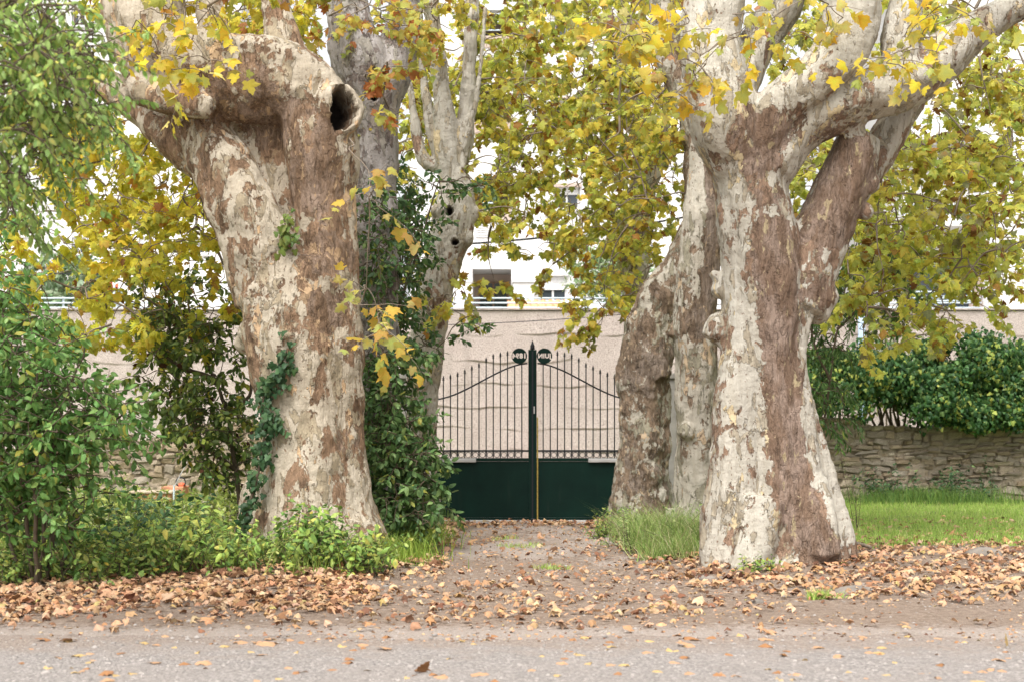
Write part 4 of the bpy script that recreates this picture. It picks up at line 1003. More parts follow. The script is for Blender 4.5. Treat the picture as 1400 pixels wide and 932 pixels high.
# ------------------------------------------------------------------ buildings
def rectwall(mb, x0, x1, z0, z1, Y, holes, depth=.25):
    """front wall face with rectangular openings and their reveals"""
    xs = sorted({x0, x1, *[h[0] for h in holes], *[h[1] for h in holes]}); zs = sorted({z0, z1, *[h[2] for h in holes], *[h[3] for h in holes]})
    for i in range(len(xs) - 1):
        for j in range(len(zs) - 1):
            cx = (xs[i] + xs[i + 1]) / 2; cz = (zs[j] + zs[j + 1]) / 2
            if any(h[0] < cx < h[1] and h[2] < cz < h[3] for h in holes): continue
            mb.add([(xs[i], Y, zs[j]), (xs[i + 1], Y, zs[j]), (xs[i + 1], Y, zs[j + 1]), (xs[i], Y, zs[j + 1])], [(0, 1, 2, 3)])
    for h in holes:
        d = h[4] if len(h) > 4 else depth; a, b, c, e = h[:4]
        mb.add([(a, Y, c), (b, Y, c), (b, Y, e), (a, Y, e), (a, Y + d, c), (b, Y + d, c), (b, Y + d, e), (a, Y + d, e)], [(0, 1, 5, 4), (1, 2, 6, 5), (2, 3, 7, 6), (3, 0, 4, 7)])

def window(parent, x0, x1, z0, z1, Y, shut=.0, bars=1, mat='white_wall'):
    f = .05
    w = MB()
    w.box(x0, x1, Y, Y + .06, z0, z0 + f).box(x0, x1, Y, Y + .06, z1 - f, z1).box(x0, x0 + f, Y, Y + .06, z0 + f, z1 - f).box(x1 - f, x1, Y, Y + .06, z0 + f, z1 - f)
    for k in range(bars): xc = x0 + (x1 - x0) * (k + 1) / (bars + 1); w.box(xc - .03, xc + .03, Y, Y + .055, z0 + f, z1 - f)
    o = w.build('window', M[mat], parent)
    MB().box(x0 + f, x1 - f, Y + .02, Y + .032, z0 + f, z1 - f).build('pane', M['glass'], o)
    if shut > 0:
        m = MB(); z = z1; zl = z1 - (z1 - z0) * shut
        while z > zl: m.box(x0, x1, Y - .06, Y - .035, z - .048, z, .006); z -= .052
        sh = m.build('shutter', M['shutter'], o)
    return o

def central_building():
    Y = 44.0; s = Y / F; X = lambda px: (px - 700) * s; Z = lambda py: CAMZ - (py - 577) * s
    t = empty('apartment_building', (X(780), Y, 4.1), 'white apartment block with recessed balconies behind the gate', 'building')
    mb = MB(); holes = []; bal = []; wins = []
    for k in range(5):
        o = -118 * k
        holes.append((X(646), X(699), Z(416 + o) if k else 4.1, Z(368 + o) , 1.6)); bal.append((X(646), X(699), holes[-1][2], holes[-1][3], k))
        a, b = (737, 775) if k == 0 else (758, 792)
        wz0, wz1 = (Z(412), Z(378)) if k == 0 else (Z(404 + o), Z(375 + o))
        holes.append((X(a), X(b), wz0, wz1, .25)); wins.append((X(a), X(b), wz0, wz1, k))
    for k in range(0):
        o = -118 * k; holes.append((X(900), X(950), Z(412 + o), Z(376 + o), .25)); wins.append((X(900), X(950), Z(412 + o), Z(376 + o), k))
    rectwall(mb, X(560), X(1010), 4.1, 19.5, Y, holes)
    mb.add([(X(560), Y, 4.1), (X(560), Y + 10, 4.1), (X(560), Y + 10, 19.5), (X(560), Y, 19.5)], [(0, 1, 2, 3)])
    mb.add([(X(1010), Y, 4.1), (X(1010), Y + 10, 4.1), (X(1010), Y + 10, 19.5), (X(1010), Y, 19.5)], [(0, 1, 2, 3)])
    mb.add([(X(560), Y + 10, 4.1), (X(1010), Y + 10, 4.1), (X(1010), Y + 10, 19.5), (X(560), Y + 10, 19.5)], [(0, 1, 2, 3)])
    mb.build('wall', M['white_wall'], t)
    MB().box(X(555), X(1015), Y - .2, Y + 10.2, 19.5, 19.8, .02).build('roof', M['white_wall'], t)
    for (x0, x1, z0, z1, k) in bal:
        MB().add([(x0 + .003, Y + 1.6, z0 + .003), (x1 - .003, Y + 1.6, z0 + .003), (x1 - .003, Y + 1.6, z1 - .003), (x0 + .003, Y + 1.6, z1 - .003)], [(0, 1, 2, 3)]).build('recess_wall', M['pink_wall'], t)
        w = window(t, x0 + .15, x1 - .1, z0 + .05, z1 - .25, Y + 1.52, 0, 1, 'brown_frame')
        if k:
            mb = MB(); zt = z0 + .95; mb.box(x0 + .01, x1 - .01, Y - .05, Y + .03, z0 - .1, z0 + .28, .01); mb.build('balustrade', M['pink_wall'], t)
            for q in (.45, .7, .95): MB().tube([(x0 + .01, Y - .02, z0 + q), (x1 - .01, Y - .02, z0 + q)], .022, 6).build('balcony_rail', M['railing'], t)
            if k in (1, 3):   # lattice screen below the balcony
                m = MB(); a, b, c, e = x0 + .1, x1 - .05, z0 - .62, z0 - .12
                for i in range(7): z = c + (e - c) * (i + .5) / 7; m.box(a, b, Y - .04, Y - .015, z - .018, z + .018)
                m.build('slatted_screen', M['shutter'], t)
    for (x0, x1, z0, z1, k) in wins:
        window(t, x0 + .004, x1 - .004, z0 + .004, z1 - .004, Y + .14, .5 if k == 0 else .3, 1)
        MB().box(x0 - .08, x1 + .08, Y - .07, Y - .003, z0 - .09, z0 - .004, .01).build('sill', M['white_wall'], t)
        MB().box(x0 - .06, x1 + .06, Y - .09, Y - .003, z1 + .004, z1 + .13, .01).build('lintel', M['pink_wall'] if k else M['white_wall'], t)
    MB().box(X(701), X(730), Y - .55, Y - .004, 4.1, Z(389), .01).build('bay_box', M['white_wall'], t)
    MB().box(X(699.5), X(732), Y - .62, Y - .004, Z(389) + .003, Z(383), .015).build('bay_cornice', M['white_wall'], t)
central_building()

def side_building(label, pxa, pxb, Y, top, cols_, rows, wpx, hpx, y0, pitch, balcony=False):
    s = Y / F; X = lambda px: (px - 700) * s; Z = lambda py: CAMZ - (py - 577) * s
    t = empty('apartment_building', (X((pxa + pxb) / 2), Y, 4.1), label, 'building')
    holes = []
    for c in cols_:
        for r_ in range(rows): holes.append((X(c), X(c + wpx), Z(y0 + hpx - r_ * pitch), Z(y0 - r_ * pitch), .25))
    mb = MB(); rectwall(mb, X(pxa), X(pxb), 4.1, top, Y, holes)
    for x in (X(pxa), X(pxb)): mb.add([(x, Y, 4.1), (x, Y + 9, 4.1), (x, Y + 9, top), (x, Y, top)], [(0, 1, 2, 3)])
    mb.add([(X(pxa), Y + 9, 4.1), (X(pxb), Y + 9, 4.1), (X(pxb), Y + 9, top), (X(pxa), Y + 9, top)], [(0, 1, 2, 3)])
    mb.build('wall', M['white_wall'], t); MB().box(X(pxa) - .2, X(pxb) + .2, Y - .2, Y + 9.2, top, top + .25, .02).build('roof', M['white_wall'], t)
    for (a, b, c, e, _) in holes:
        window(t, a + .004, b - .004, c + .004, e - .004, Y + .14, .35, 1)
        MB().box(a - .08, b + .08, Y - .07, Y - .003, c - .09, c - .004, .01).build('sill', M['white_wall'], t)
    return t, X, Z
side_building('white apartment block half hidden by foliage at the far left', -160, 330, 50, 20, [20, 98, 190, 270], 4, 18, 22, 325, 104)
t, X, Z = side_building('white block with a round balcony column at the far right', 1235, 1640, 43, 15, [1400, 1480], 3, 30, 32, 350, 116)
Yr = 42.2
MB().box((1235 - 700) * 42.9 / F, (1338 - 700) * 42.9 / F, 42.84, 42.96, 4.1, (Z(365)), 0).build('dark_recess_panel', M['glass'], t)  # flat dark slab on the wall, its colour standing in for the balcony's shade
for k in range(3):
    MB().box((1225 - 700) * Yr / F, (1346 - 700) * Yr / F, Yr - .2, 42.99, Z(428 - 116 * k) - .08, Z(424 - 116 * k), .01).build('balcony_slab', M['white_wall'], t)
    for q in (403, 409, 415): MB().tube([((1228 - 700) * Yr / F, Yr - .12, Z(q - 116 * k)), ((1342 - 700) * Yr / F, Yr - .12, Z(q - 116 * k))], .022, 6).build('balcony_rail', M['railing'], t)
xc = (1334 - 700) * Yr / F
MB().tube([(xc, Yr, 4.1), (xc, Yr, 8), (xc, Yr, 8.05)], .20, 20).build('column', M['pink_wall'], t, True)

# things on the terrace
t = empty('lean_to_roof', (.8, 36, 4.1), 'small orange clay-tiled roof behind the railing above the gate', 'roof')
xa, xb = xr(694, 36), xr(774, 36); xs = np.linspace(xa, xb, 120); V = []
za, zb_ = CAMZ - (426 - 577) * 36 / F, CAMZ - (407 - 577) * 36 / F
for k in range(6):
    u = k / 5
    for x in xs: V.append((x, 35.6 + 1.2 * u, za + (zb_ - za) * u + .025 * math.sin(x * 2 * math.pi / .19)))
I = (np.arange(5)[:, None] * 120 + np.arange(119)[None, :]).ravel()
build('tiles', V, np.stack([I, I + 1, I + 121, I + 120], 1), M['tile'], t, True)
MB().box(xa, xa + .1, 35.7, 36.7, 4.1, za - .03).box(xb - .1, xb, 35.7, 36.7, 4.1, za - .03).build('roof_support', M['white_wall'], t)

t = empty('slide', (xr(140, 36.2), 36.2, 4.1), 'red playground slide on the terrace at the left', 'slide')
pts = [P(122, 424, 36.2), P(135, 412, 36.2), P(152, 396, 36.2), P(158, 392, 36.2)]
L = catmull(pts, 4); V = []
for p in L:
    for (dy, dz) in ((-.28, .12), (-.26, 0), (.26, 0), (.28, .12), (.28, .09), (.24, -.04), (-.24, -.04), (-.28, .09)): V.append(p + np.array([0, dy, dz]))
Fc = [[i * 8 + j, i * 8 + (j + 1) % 8, i * 8 + 8 + (j + 1) % 8, i * 8 + 8 + j] for i in range(len(L) - 1) for j in range(8)]
m = MB(); m.add(V, Fc); m.build('chute', M['red'], t, True)
for dy in (-.25, .25): MB().tube([P(160, 392, 36.2) + [0, dy, 0], np.array([xr(160, 36.2), 36.2 + dy, 4.1])], .03, 8).build('post', M['railing'], t)
m = MB()
for k in range(4): z = 4.25 + k * .16; m.tube([(xr(160, 36.2), 35.95, z), (xr(160, 36.2), 36.45, z)], .018, 6)
m.build('ladder', M['railing'], t)

t = empty('metal_pole', (xr(1178, 33.3), 33.3, 0), 'pale blue metal pole against the roughcast wall above the ivy hedge', 'pole')
MB().tube([(xr(1178, 33.3), 33.3, 0), (xr(1178, 33.3), 33.3, 3), (xr(1178, 33.3), 33.3, 5.1)], .085, 14).build('shaft', M['blue_post'], t, True)
MB().tube([(xr(1178, 33.3), 33.3, 5.10), (xr(1178, 33.3), 33.3, 5.16)], .10, 14).build('cap', M['blue_post'], t, True)

# overhead cables
def cable(label, a, b, sag, r=.016):
    u = np.linspace(0, 1, 24)[:, None]; L = a * (1 - u) + b * u; L[:, 2] -= sag * 4 * (u * (1 - u))[:, 0]
    tag(MB().tube(L, r, 6).build('cable', M['wire'], None, True), label, 'cable')
cable('thick black cable crossing the white building above the gate', P(430, 338, 30), P(1100, 262, 30), .35, .022)
cable('thin black wire running along the top of the roughcast wall', P(480, 446, 33), P(1080, 404, 33), .18, .010)
cable('black wire crossing behind the yellow leaves on the left', P(-60, 366, 30), P(420, 350, 30), .25, .014)

# ------------------------------------------------------------------ garden bits on the left
t = empty('planter_table', P(215, 690, 25) * [1, 1, 0], 'terracotta-coloured raised planter on grey posts in the left garden', 'planter')
Y = 25.0; s_ = Y / F; zz = lambda py: CAMZ - (py - 577) * s_
x0, x1 = xr(186, Y), xr(238, Y)
MB().box(x0, x1, Y - .25, Y + .25, zz(683), zz(673), .01).build('trough', M['terracotta'], t)
MB().box(x0 - .05, x1 + .04, Y - .3, Y + .3, zz(673) + .003, zz(670), .005).build('rim', simple('weathered_board', (.45, .36, .26), .9), t)
for x in (xr(186, Y), xr(204, Y), xr(232, Y)): MB().tube([(x, Y - .27, 0), (x, Y - .27, zz(684))], .022, 8).build('leg', M['grey_cover'], t, True)
t = empty('garden_stake', P(238, 690, 24.6) * [1, 1, 0], 'thin pale metal post with a slanting bar beside the planter', 'post')
MB().tube([P(238, 700, 24.6), P(238, 663, 24.6)], .018, 8).build('post', M['railing'], t)
MB().tube([P(239, 664, 24.6), P(246, 650, 24.6), P(257, 630, 24.6)], .010, 8).build('bar', M['grey_cover'], t)
t = empty('garden_box', P(246, 690, 25.6) * [1, 1, 0], 'brown garden box with a round basket on top beside the slanting bar', 'box')
MB().box(xr(224, 25.6), xr(254, 25.6), 25.4, 25.9, .02, CAMZ - (664 - 577) * 25.6 / F, .01).build('box', M['terracotta'], t)
b_ = MB()
a = np.linspace(0, 2 * math.pi, 21); c_ = P(249, 658, 25.6)
b_.tube([(c_[0] + .085 * math.cos(q), 25.5, c_[2] + .085 * math.sin(q)) for q in a], .012, 6, False)
b_.build('hoop', M['iron'], t, True)
MB().tube([P(249, 665, 25.55), P(249, 660, 25.55)], [.075, .06], 12).build('red_pot', M['red'], t, True)

# ------------------------------------------------------------------ fallen leaves
def gpoint(px, py, dy=0):
    Y = F * CAMZ / (py - 577) if py > 577 else 100; return (px - 700) * Y / F, Y
def litter():
    N = 240000
    x = rng.uniform(-8, 8.5, N); y = rng.uniform(8.0, 22, N)
    pm_ = path_mask(x, y); nz = vnoise(x * 1.6, y * 1.6, 4); n2 = vnoise(x * 5, y * 4, 9)
    d = np.zeros(N)
    left = (x < -1.3 + .3 * nz) ; right = (x > 1.6 + .3 * nz)
    stripL = np.clip((y - 10.3 - .5 * nz) / 1.5, 0, 1) ** 1.4 * np.clip((14.8 - y) / 1.2, 0, 1)
    d += left * stripL * np.clip(.95 + .5 * n2, .1, 1.3)
    dB = np.hypot((x - 3.2) / 2.2, (y - 13.6) / 2.3)
    stripR = np.clip((y - 11.4 - .5 * nz) / 1.2, 0, 1) * np.clip((17.4 - y) / 2, 0, 1)
    d += right * stripR * np.clip(.40 + .6 * n2 + .2 * nz, 0, 1) * np.clip(1.3 - dB * .25, .2, 1)
    d += right * (y > 16.5) * .10
    mid = (~left) & (~right)
    d += mid * (.035 + .10 * np.clip(nz + .2, 0, 1)) * np.clip((y - 10.0) / .5, 0, 1)
    d += mid * np.exp(-((y - 11.6) / .8) ** 2) * .30 * (n2 > .1)
    d += (mid & (np.abs(x - .31) > 1.0)) * (y > 13.5) * .24
    d += mid * (y > 20.6) * (y < 21.5) * .5
    d *= np.clip((y - 9.9) / .2, 0, 1); d += (y < 10.6) * .035
    keep = rng.random(N) < d * .34 * (.6 + .4 * (y < 15)); x = x[keep]; y = y[keep]
    # keep off the gate side
    z = gz(x, y); n = len(x); road = y < 10.0
    print('fallen leaves', n)
    pos = np.stack([x, y, z + rng.uniform(.008, .045, n) * (~road) + .012], 1)
    tip = rng.normal(0, 1, (n, 3)); tip[:, 2] *= .22; nrm = np.array([0, 0, 1.0]) + rng.normal(0, .26, (n, 3)) * np.where(road, .35, 1)[:, None]
    size = .058 * rng.lognormal(-.05, .30, n).clip(.4, 1.9) * np.where(road, 1.45, 1); R = leaf_rot(tip, nrm)
    off = 0; Vs, Fs, Cs = [], [], []; rest = np.where(~road)[0]
    for g in range(6):
        q = rest[g::6]; c0 = pick(FALLEN, len(q)); c1 = c0 * rng.uniform(.7, 1.0, (len(q), 1))
        v, f, c = leaves_mesh(make_leaf('plane', 40 + g, .14 + .10 * g), pos[q], R[q], size[q], c0, c1); Vs.append(v); Fs.append(f + off); Cs.append(c); off += len(v)
    # crumbs and fragments between the whole leaves
    n3 = 26000; x3 = rng.uniform(-7, 8, n3); y3 = rng.uniform(9.7, 21.5, n3); w3 = .35 + .4 * vnoise(x3 * 1.3, y3 * 1.3, 6) + .25 * (np.abs(x3 - .31) < 1.6); k3 = (rng.random(n3) < w3) & (~((x3 < -1.6) & (y3 > 15))) & (~((x3 > 2.4) & (y3 > 17))); x3, y3 = x3[k3], y3[k3]; n3 = len(x3)
    p3 = np.stack([x3, y3, gz(x3, y3) + .008], 1); R3 = leaf_rot(rng.normal(0, 1, (n3, 3)) * [1, 1, .15], np.array([0, 0, 1.0]) + rng.normal(0, .3, (n3, 3)))
    v, f, c = leaves_mesh(make_leaf('ivy', 3, .3), p3, R3, .026 * rng.uniform(.4, 1.5, n3), pick(FALLEN, n3)); Vs.append(v); Fs.append(f + off); Cs.append(c); off += len(v)
    tag(build('leaf_litter', np.concatenate(Vs), np.concatenate(Fs), M['leaf_dry'], None, False, np.concatenate(Cs)), 'carpet of dry brown fallen plane leaves beside the road', 'leaf litter', kind='stuff')
    kinds = [('dry tan plane leaf lying flat on the grey gravel road', (.62, .37, .21)), ('rusty brown plane leaf lying on the grey gravel road', (.44, .22, .10)), ('yellowish plane leaf lying on the grey gravel road', (.66, .46, .20))]
    lib = []
    for i in range(9):
        V, Fc, ed = make_leaf('plane', 70 + i, .12 + .05 * i); c0 = np.array(kinds[i % 3][1]); cc = c0[None] * (1 - .2 * ed)[:, None]
        lib.append(mesh_from('fallen_leaf', V, Fc, M['leaf_dry'], False, np.concatenate([cc, np.ones((len(V), 1))], 1)))
    idx = [i for i in np.where(road)[0] if 0 < 700 + pos[i][0] / pos[i][1] * F < 1400][:160]
    for i in idx:
        k = int(rng.integers(9)); o = link('fallen_leaf', lib[k]); o.matrix_world = Matrix([[*(R[i][r] * size[i]), pos[i][r]] for r in range(3)] + [[0, 0, 0, 1]])
        tag(o, kinds[k % 3][0], 'leaf', 'single fallen leaves on the road')
litter()

# ------------------------------------------------------------------ pebbles
def pebbles():
    n = 9000; x = rng.uniform(-5, 5, n); y = 8 + rng.power(1.0, n) * 6.5; k = (y < 10.4) | (rng.random(n) < .35); x = x[k]; y = y[k]
    ex = rng.uniform(-1.2, 1.8, 1500); x = np.concatenate([x, ex]); y = np.concatenate([y, rng.uniform(14, 21.4, 1500)]); n = len(x)
    oc = np.array([(1, 0, 0), (0, 1, 0), (-1, 0, 0), (0, -1, 0), (0, 0, 1), (.6, .6, .55), (-.6, .6, .5), (-.6, -.6, .55), (.6, -.6, .5)], float)
    fc = np.array([(0, 5, 8), (8, 5, 4), (5, 1, 6), (5, 6, 4), (6, 2, 7), (6, 7, 4), (7, 3, 8), (7, 8, 4), (0, 1, 5), (1, 2, 6), (2, 3, 7), (3, 0, 8)])
    sz = rng.lognormal(math.log(.008), .42, n); sc = np.stack([sz, sz * rng.uniform(.6, 1, n), sz * rng.uniform(.4, .8, n)], 1)
    a = rng.uniform(0, 6.28, n); V = oc[None] * sc[:, None, :] * rng.uniform(.85, 1.15, (n, 9, 1))
    Vx = V[..., 0] * np.cos(a)[:, None] - V[..., 1] * np.sin(a)[:, None]; Vy = V[..., 0] * np.sin(a)[:, None] + V[..., 1] * np.cos(a)[:, None]
    z = np.where(y < 10, .007, gz(x, y)); W_ = np.stack([Vx + x[:, None], Vy + y[:, None], V[..., 2] + z[:, None] - .001], -1).reshape(-1, 3)
    f = (fc[None] + (np.arange(n) * 9)[:, None, None]).reshape(-1, 3)
    tag(build('gravel', W_, f, M['pebble'], None, False), 'loose pale gravel stones on the road and drive', 'gravel', kind='stuff')
pebbles()

def rock(label, px, py, wpx, hpx, seed, cat='stone'):
    x, y = gpoint(px, py); s = y / F; r = np.random.default_rng(seed)
    u = np.linspace(0, math.pi / 2, 6); V = []; n = 14
    for q in u:
        for k in range(n):
            a = 2 * math.pi * k / n; rad = math.cos(q) * (1 + .12 * math.sin(3 * a + seed) + r.normal(0, .05)); V.append((x + wpx * s / 2 * rad * math.cos(a), y + wpx * s * .35 * rad * math.sin(a), float(gz(x, y)) - .01 + hpx * s * math.sin(q) * (1 + r.normal(0, .06))))
    Fc = [[i * n + j, i * n + (j + 1) % n, i * n + n + (j + 1) % n, i * n + n + j] for i in range(5) for j in range(n)]
    m = MB(); m.add(V, Fc); tag(m.build('rock', M['rock'], None, True), label, cat)
rock('flat grey stone half buried in dirt right of the biggest trunk', 1168, 812, 60, 11, 1)
rock('small grey stone on the dirt below the biggest right trunk', 1035, 822, 20, 7, 2)
rock('pale flat stone at the foot of the biggest right trunk', 965, 792, 26, 6, 3)
rock('grey stone near the right edge among fallen leaves', 1345, 772, 50, 12, 4)
L = catmull([np.array([*gpoint(1120, 757), .10]), np.array([*gpoint(1150, 752), .16]), np.array([*gpoint(1175, 760), .12]), np.array([*gpoint(1190, 766), .07])], 5)
for p in L: p[2] = float(gz(p[0], p[1])) + .05
tag(MB().tube(L, np.linspace(.035, .018, len(L)), 9).build('fallen_branch', M['twig'], None, True), 'short bare branch lying on fallen leaves right of the biggest trunk', 'branch')

# ------------------------------------------------------------------ grass, weeds, ground cover
def blades(x, y, h, w, lean=.35):
    n = len(x); a = rng.uniform(0, 6.28, n); l = rng.normal(0, lean, (n, 2)) * h[:, None]; z = gz(x, y) - .01
    dx, dy = np.cos(a) * w, np.sin(a) * w; p = np.stack([x, y, z], 1)
    V = np.empty((n, 5, 3)); V[:, 0] = p - np.stack([dx, dy, 0 * dx], 1); V[:, 1] = p + np.stack([dx, dy, 0 * dx], 1)
    mid = p + np.stack([l[:, 0] * .35, l[:, 1] * .35, h * .6], 1); V[:, 2] = mid - np.stack([dx, dy, 0 * dx], 1) * .7; V[:, 3] = mid + np.stack([dx, dy, 0 * dx], 1) * .7
    V[:, 4] = p + np.stack([l[:, 0], l[:, 1], h * .97], 1)
    f = np.array([(0, 1, 3), (0, 3, 2), (2, 3, 4)]); Fc = (f[None] + (np.arange(n) * 5)[:, None, None]).reshape(-1, 3)
    return V.reshape(-1, 3), Fc
def grass_obj(name, x, y, h, w, pal, label, cat='grass', kind='stuff', lean=.35):
    V, Fc = blades(x, y, h, w, lean); c = np.repeat(pick(pal, len(x)), 5, 0); c = np.concatenate([c, np.ones((len(c), 1))], 1)
    o = build(name, V, Fc, M['grass'], None, False, c); return tag(o, label, cat, kind=kind)
LAWN = [(.42, .60, .13, 5), (.52, .66, .18, 4), (.30, .46, .08, 3), (.62, .60, .26, 1.4)]
TALL = [(.32, .44, .12, 4), (.46, .54, .20, 3), (.20, .32, .08, 3), (.60, .54, .32, 1.6)]
n = 95000; x = rng.uniform(2.0, 11, n); y = rng.uniform(15.8, 27, n); k = (rng.random(n) < np.clip((y - 15.9 - .5 * vnoise(x * 1.2, y, 5)) / 1.2, 0, 1) * (.75 + .4 * vnoise(x * 2, y * 2, 7))) & (x < y * .38 + 1); x, y = x[k], y[k]
grass_obj('lawn', x, y, rng.uniform(.04, .12, len(x)), rng.uniform(.0025, .005, len(x)), LAWN, 'bright green lawn in front of the right stone wall')
def tuft_xy(px, py, rpx, n, ys=1.0):
    cx, cy = gpoint(px, py); a = rng.uniform(0, 6.28, n); r = np.sqrt(rng.random(n)) * rpx * cy / F; return cx + r * np.cos(a), cy + r * np.sin(a) * ys
# tall grass at the feet of the two inner right trees
X_, Y_, H_ = [], [], []
for (px, Y, wx, wy, n, h) in ((905, 17.0, .55, .7, 3200, .42), (870, 17.8, .45, .7, 2200, .34), (940, 16.2, .35, .5, 1900, .40), (850, 18.6, .35, .7, 1200, .25), (915, 15.5, .35, .3, 900, .25)):
    cx = (px - 700) * Y / F; X_.append(rng.normal(cx, wx * .6, n)); Y_.append(rng.normal(Y, wy * .6, n)); H_.append(rng.uniform(.35, 1.2, n) * h)
x, y, h = map(np.concatenate, (X_, Y_, H_)); k = x > 1.35 + .1 * vnoise(y * 3, y * 0, 3); x, y, h = x[k], y[k], h[k]
grass_obj('tall_grass', x, y, h * rng.uniform(.5, 1.3, len(h)), rng.uniform(.002, .0055, len(x)), TALL, 'tall unmown grass around the foot of the inner right plane trees', lean=.55)
weeds_later = [(905, 16.6), (870, 17.2), (940, 16.0)]
# grass left of the drive
x = rng.normal(-1.45, .28, 4200); y = rng.uniform(14.6, 18.8, 4200); grass_obj('verge_grass', x, y, rng.uniform(.1, .34, 4200), rng.uniform(.003, .006, 4200), [(.25, .38, .06, 4), (.36, .46, .08, 3)], 'fresh green grass along the left side of the drive', lean=.5)
x = rng.uniform(-9, -1.6, 16000); y = rng.uniform(13.2, 27, 16000); grass_obj('garden_grass', x, y, rng.uniform(.08, .35, 16000), rng.uniform(.004, .008, 16000), [(.30, .40, .08, 4), (.42, .46, .14, 3), (.20, .30, .06, 2)], 'yellow-green rough grass in the garden behind the massive left tree')
for (px, py, r, n, h, lab) in ((1118, 822, 15, 170, .11, 'small green grass tuft on the dirt right of the drive'), (1142, 820, 12, 90, .08, 'smaller grass tuft just right of the other tuft on the dirt'), (757, 775, 26, 170, .07, 'green grass tuft in the middle of the drive'), (712, 745, 34, 200, .07, 'sparse grass patch on the drive below the gate'), (690, 738, 20, 90, .08, 'thin grass patch on the drive left of centre')):
    x, y = tuft_xy(px, py, r, n, .6); V, Fc = blades(x, y, rng.uniform(.4, 1.1, n) * h, rng.uniform(.002, .005, n), .6)
    c = np.repeat(pick(LAWN, n), 5, 0); tag(build('grass_tuft', V, Fc, M['grass'], None, False, np.concatenate([c, np.ones((len(c), 1))], 1)), lab, 'grass', 'grass tufts on the drive')

def weeds(name, label, cat, specs, shape, pal, leafsize, per, kind=None, droop=.2):
    """upright leafy stems; specs: (px, Y, spread, n, height)"""
    px, Y = specs[0][0], specs[0][1]; b = np.array([(px - 700) * Y / F, Y, 0]); lines, pos, tip, nrm = [], [], [], []
    for (px, Y, sx, sy, n, h) in specs:
        for _ in range(n):
            x = (px - 700) * Y / F + rng.uniform(-sx, sx); y = Y + rng.uniform(-sy, sy); z = float(gz(x, y)); hh = h * rng.uniform(.35, 1.15) * (1 if n < 40 else float(np.clip(.75 + .7 * vnoise(x * 2.3, y * 1.5, 11), .2, 1.6)))
            d = np.array([rng.normal(0, .25), rng.normal(0, .25), 1.0]); pts, p, ti, nn = twig_leaves((x, y, z), d, hh, int(per * hh / h) + 3, droop, .01, 1.2)
            lines.append((pts, np.linspace(.005, .0015, len(pts)))); pos.append(p); tip.append(ti); nrm.append(nn)
    pos = np.concatenate(pos); tip = np.concatenate(tip); nrm = np.concatenate(nrm) + [0, 0, .6]
    t = empty(name, b, label, cat)
    wood_mesh('stems', lines, M['stem'], t, 3)
    hang_leaves(t, name, shape, pal, M['leaf_green'], pos, tip, nrm, leafsize * rng.uniform(.5, 1.25, len(pos)), 0)
    if kind: t['kind'] = kind
    return t
LIME = [(.22, .34, .07, 4), (.34, .45, .10, 4), (.50, .54, .15, 2.5), (.11, .20, .05, 4), (.55, .42, .06, .4)]
weeds('undergrowth', 'low tangle of green and yellowish weeds below the massive left tree', 'weeds',
      [(60, 13.0, .9, .6, 150, .38), (200, 13.8, .9, .9, 170, .40), (330, 14.0, .8, .8, 150, .40), (440, 14.0, .5, .45, 120, .46), (500, 14.2, .25, .4, 50, .35), (-30, 13.0, .6, .6, 90, .45)], 'oval', LIME, .062, 16, 'stuff')
weeds('undergrowth', 'yellow-green garden growth in front of the left dry stone wall', 'weeds',
      [(150, 18, 1.6, 1.6, 200, .55), (250, 20, 1.6, 2, 200, .6), (100, 22, 2.4, 2.4, 160, .6), (320, 17, .8, 1.0, 110, .6), (60, 17, 1.0, 1.0, 90, .6)], 'oval', [(.32, .42, .08, 4), (.44, .50, .12, 4), (.22, .32, .06, 3), (.50, .50, .30, 1)], .085, 15, 'stuff')
weeds('nettle_clump', 'green nettles standing taller against the foot of the massive left trunk', 'weeds', [(450, 14.15, .35, .2, 60, .62)], 'oval', [(.14, .28, .06, 4), (.22, .36, .08, 3)], .075, 18)
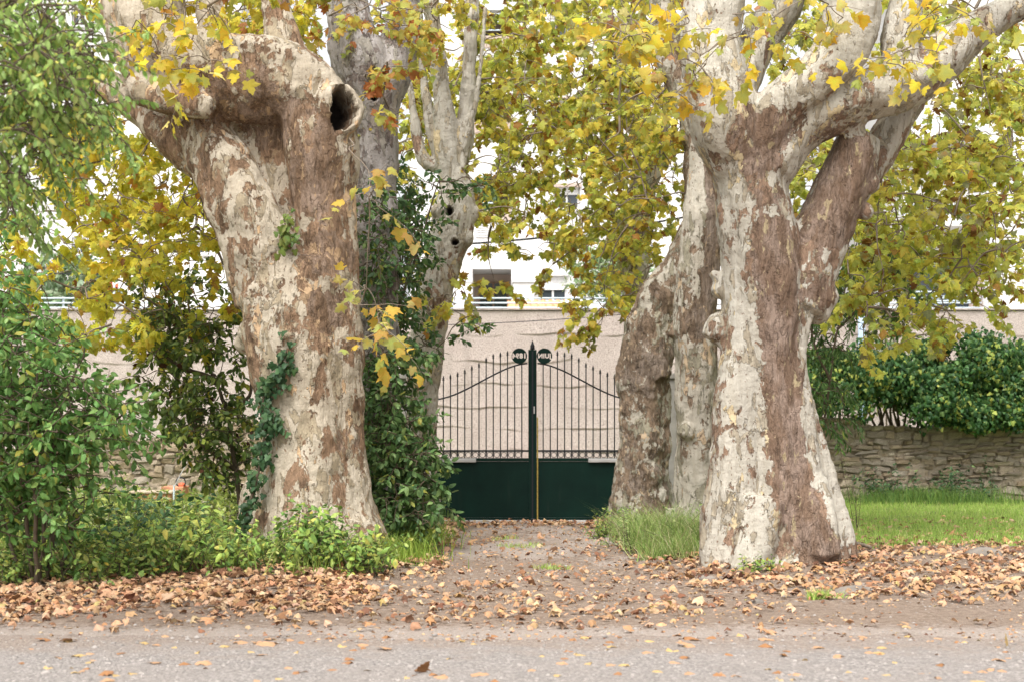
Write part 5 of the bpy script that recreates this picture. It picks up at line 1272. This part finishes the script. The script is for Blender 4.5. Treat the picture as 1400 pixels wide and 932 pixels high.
weeds('creeper_clump', 'blue-green leafy weeds growing up the right stone wall', 'weeds', [(1270, 26.4, 1.1, .25, 60, .75), (1330, 26.4, .5, .2, 16, .8), (1210, 26.5, .3, .2, 12, .5)], 'oval', [(.07, .15, .06, 4), (.12, .22, .09, 4), (.20, .30, .10, 1)], .075, 22)
grass_obj('tall_grass', rng.normal(7.7, .8, 2600), rng.uniform(25.6, 26.7, 2600), rng.uniform(.1, .4, 2600), rng.uniform(.004, .008, 2600), [(.16, .28, .07, 4), (.24, .36, .08, 3)], 'darker tall grass along the foot of the right stone wall')
weeds('weed_clump', 'leafy weeds at the right foot of the gate beside the burled trunk', 'weeds', [(838, 19.0, .22, .4, 26, .42), (820, 18.6, .1, .3, 8, .25)], 'oval', LIME, .05, 14)
weeds('tall_weed', 'single tall thin weed in front of the right stone wall', 'weed', [(1170, 19.5, .05, .05, 5, 1.5)], 'lance', [(.30, .36, .12, 3), (.42, .44, .18, 2)], .05, 60)
weeds('weed_clump', 'little green weed sprouting at the foot of the biggest right trunk', 'weeds', [(1035, 13.75, .22, .12, 20, .16), (985, 16.6, .1, .1, 8, .5)], 'oval', LIME, .045, 8)

weeds('herb_clump', 'wispy light green herbs in the tall grass left of the biggest right trunk', 'weeds', [(905, 16.4, .45, .4, 46, .55), (870, 17.3, .35, .5, 26, .45), (935, 16.2, .25, .2, 18, .6)], 'lance', [(.36, .46, .14, 3), (.48, .56, .22, 3), (.22, .34, .10, 2)], .06, 18, 'stuff')
weeds('bramble', 'bright leafy brambles arching over the dry leaves below the massive left trunk', 'bush', [(150, 12.9, .5, .2, 16, .55), (260, 13.2, .5, .2, 18, .65), (360, 13.4, .35, .2, 9, .5), (420, 13.6, .25, .2, 14, .6), (475, 13.6, .2, .2, 18, .6)], 'oval', [(.30, .46, .10, 4), (.44, .56, .12, 3), (.62, .60, .12, 1), (.16, .28, .07, 2)], .085, 18, None, .5)
weeds('dark_weed', 'dark-leaved weeds in shade behind the green shrub', 'weeds', [(220, 14.5, .5, .4, 24, .75), (130, 14.5, .5, .4, 20, .8)], 'oval', [(.07, .15, .06, 4), (.12, .22, .08, 3)], .08, 20)
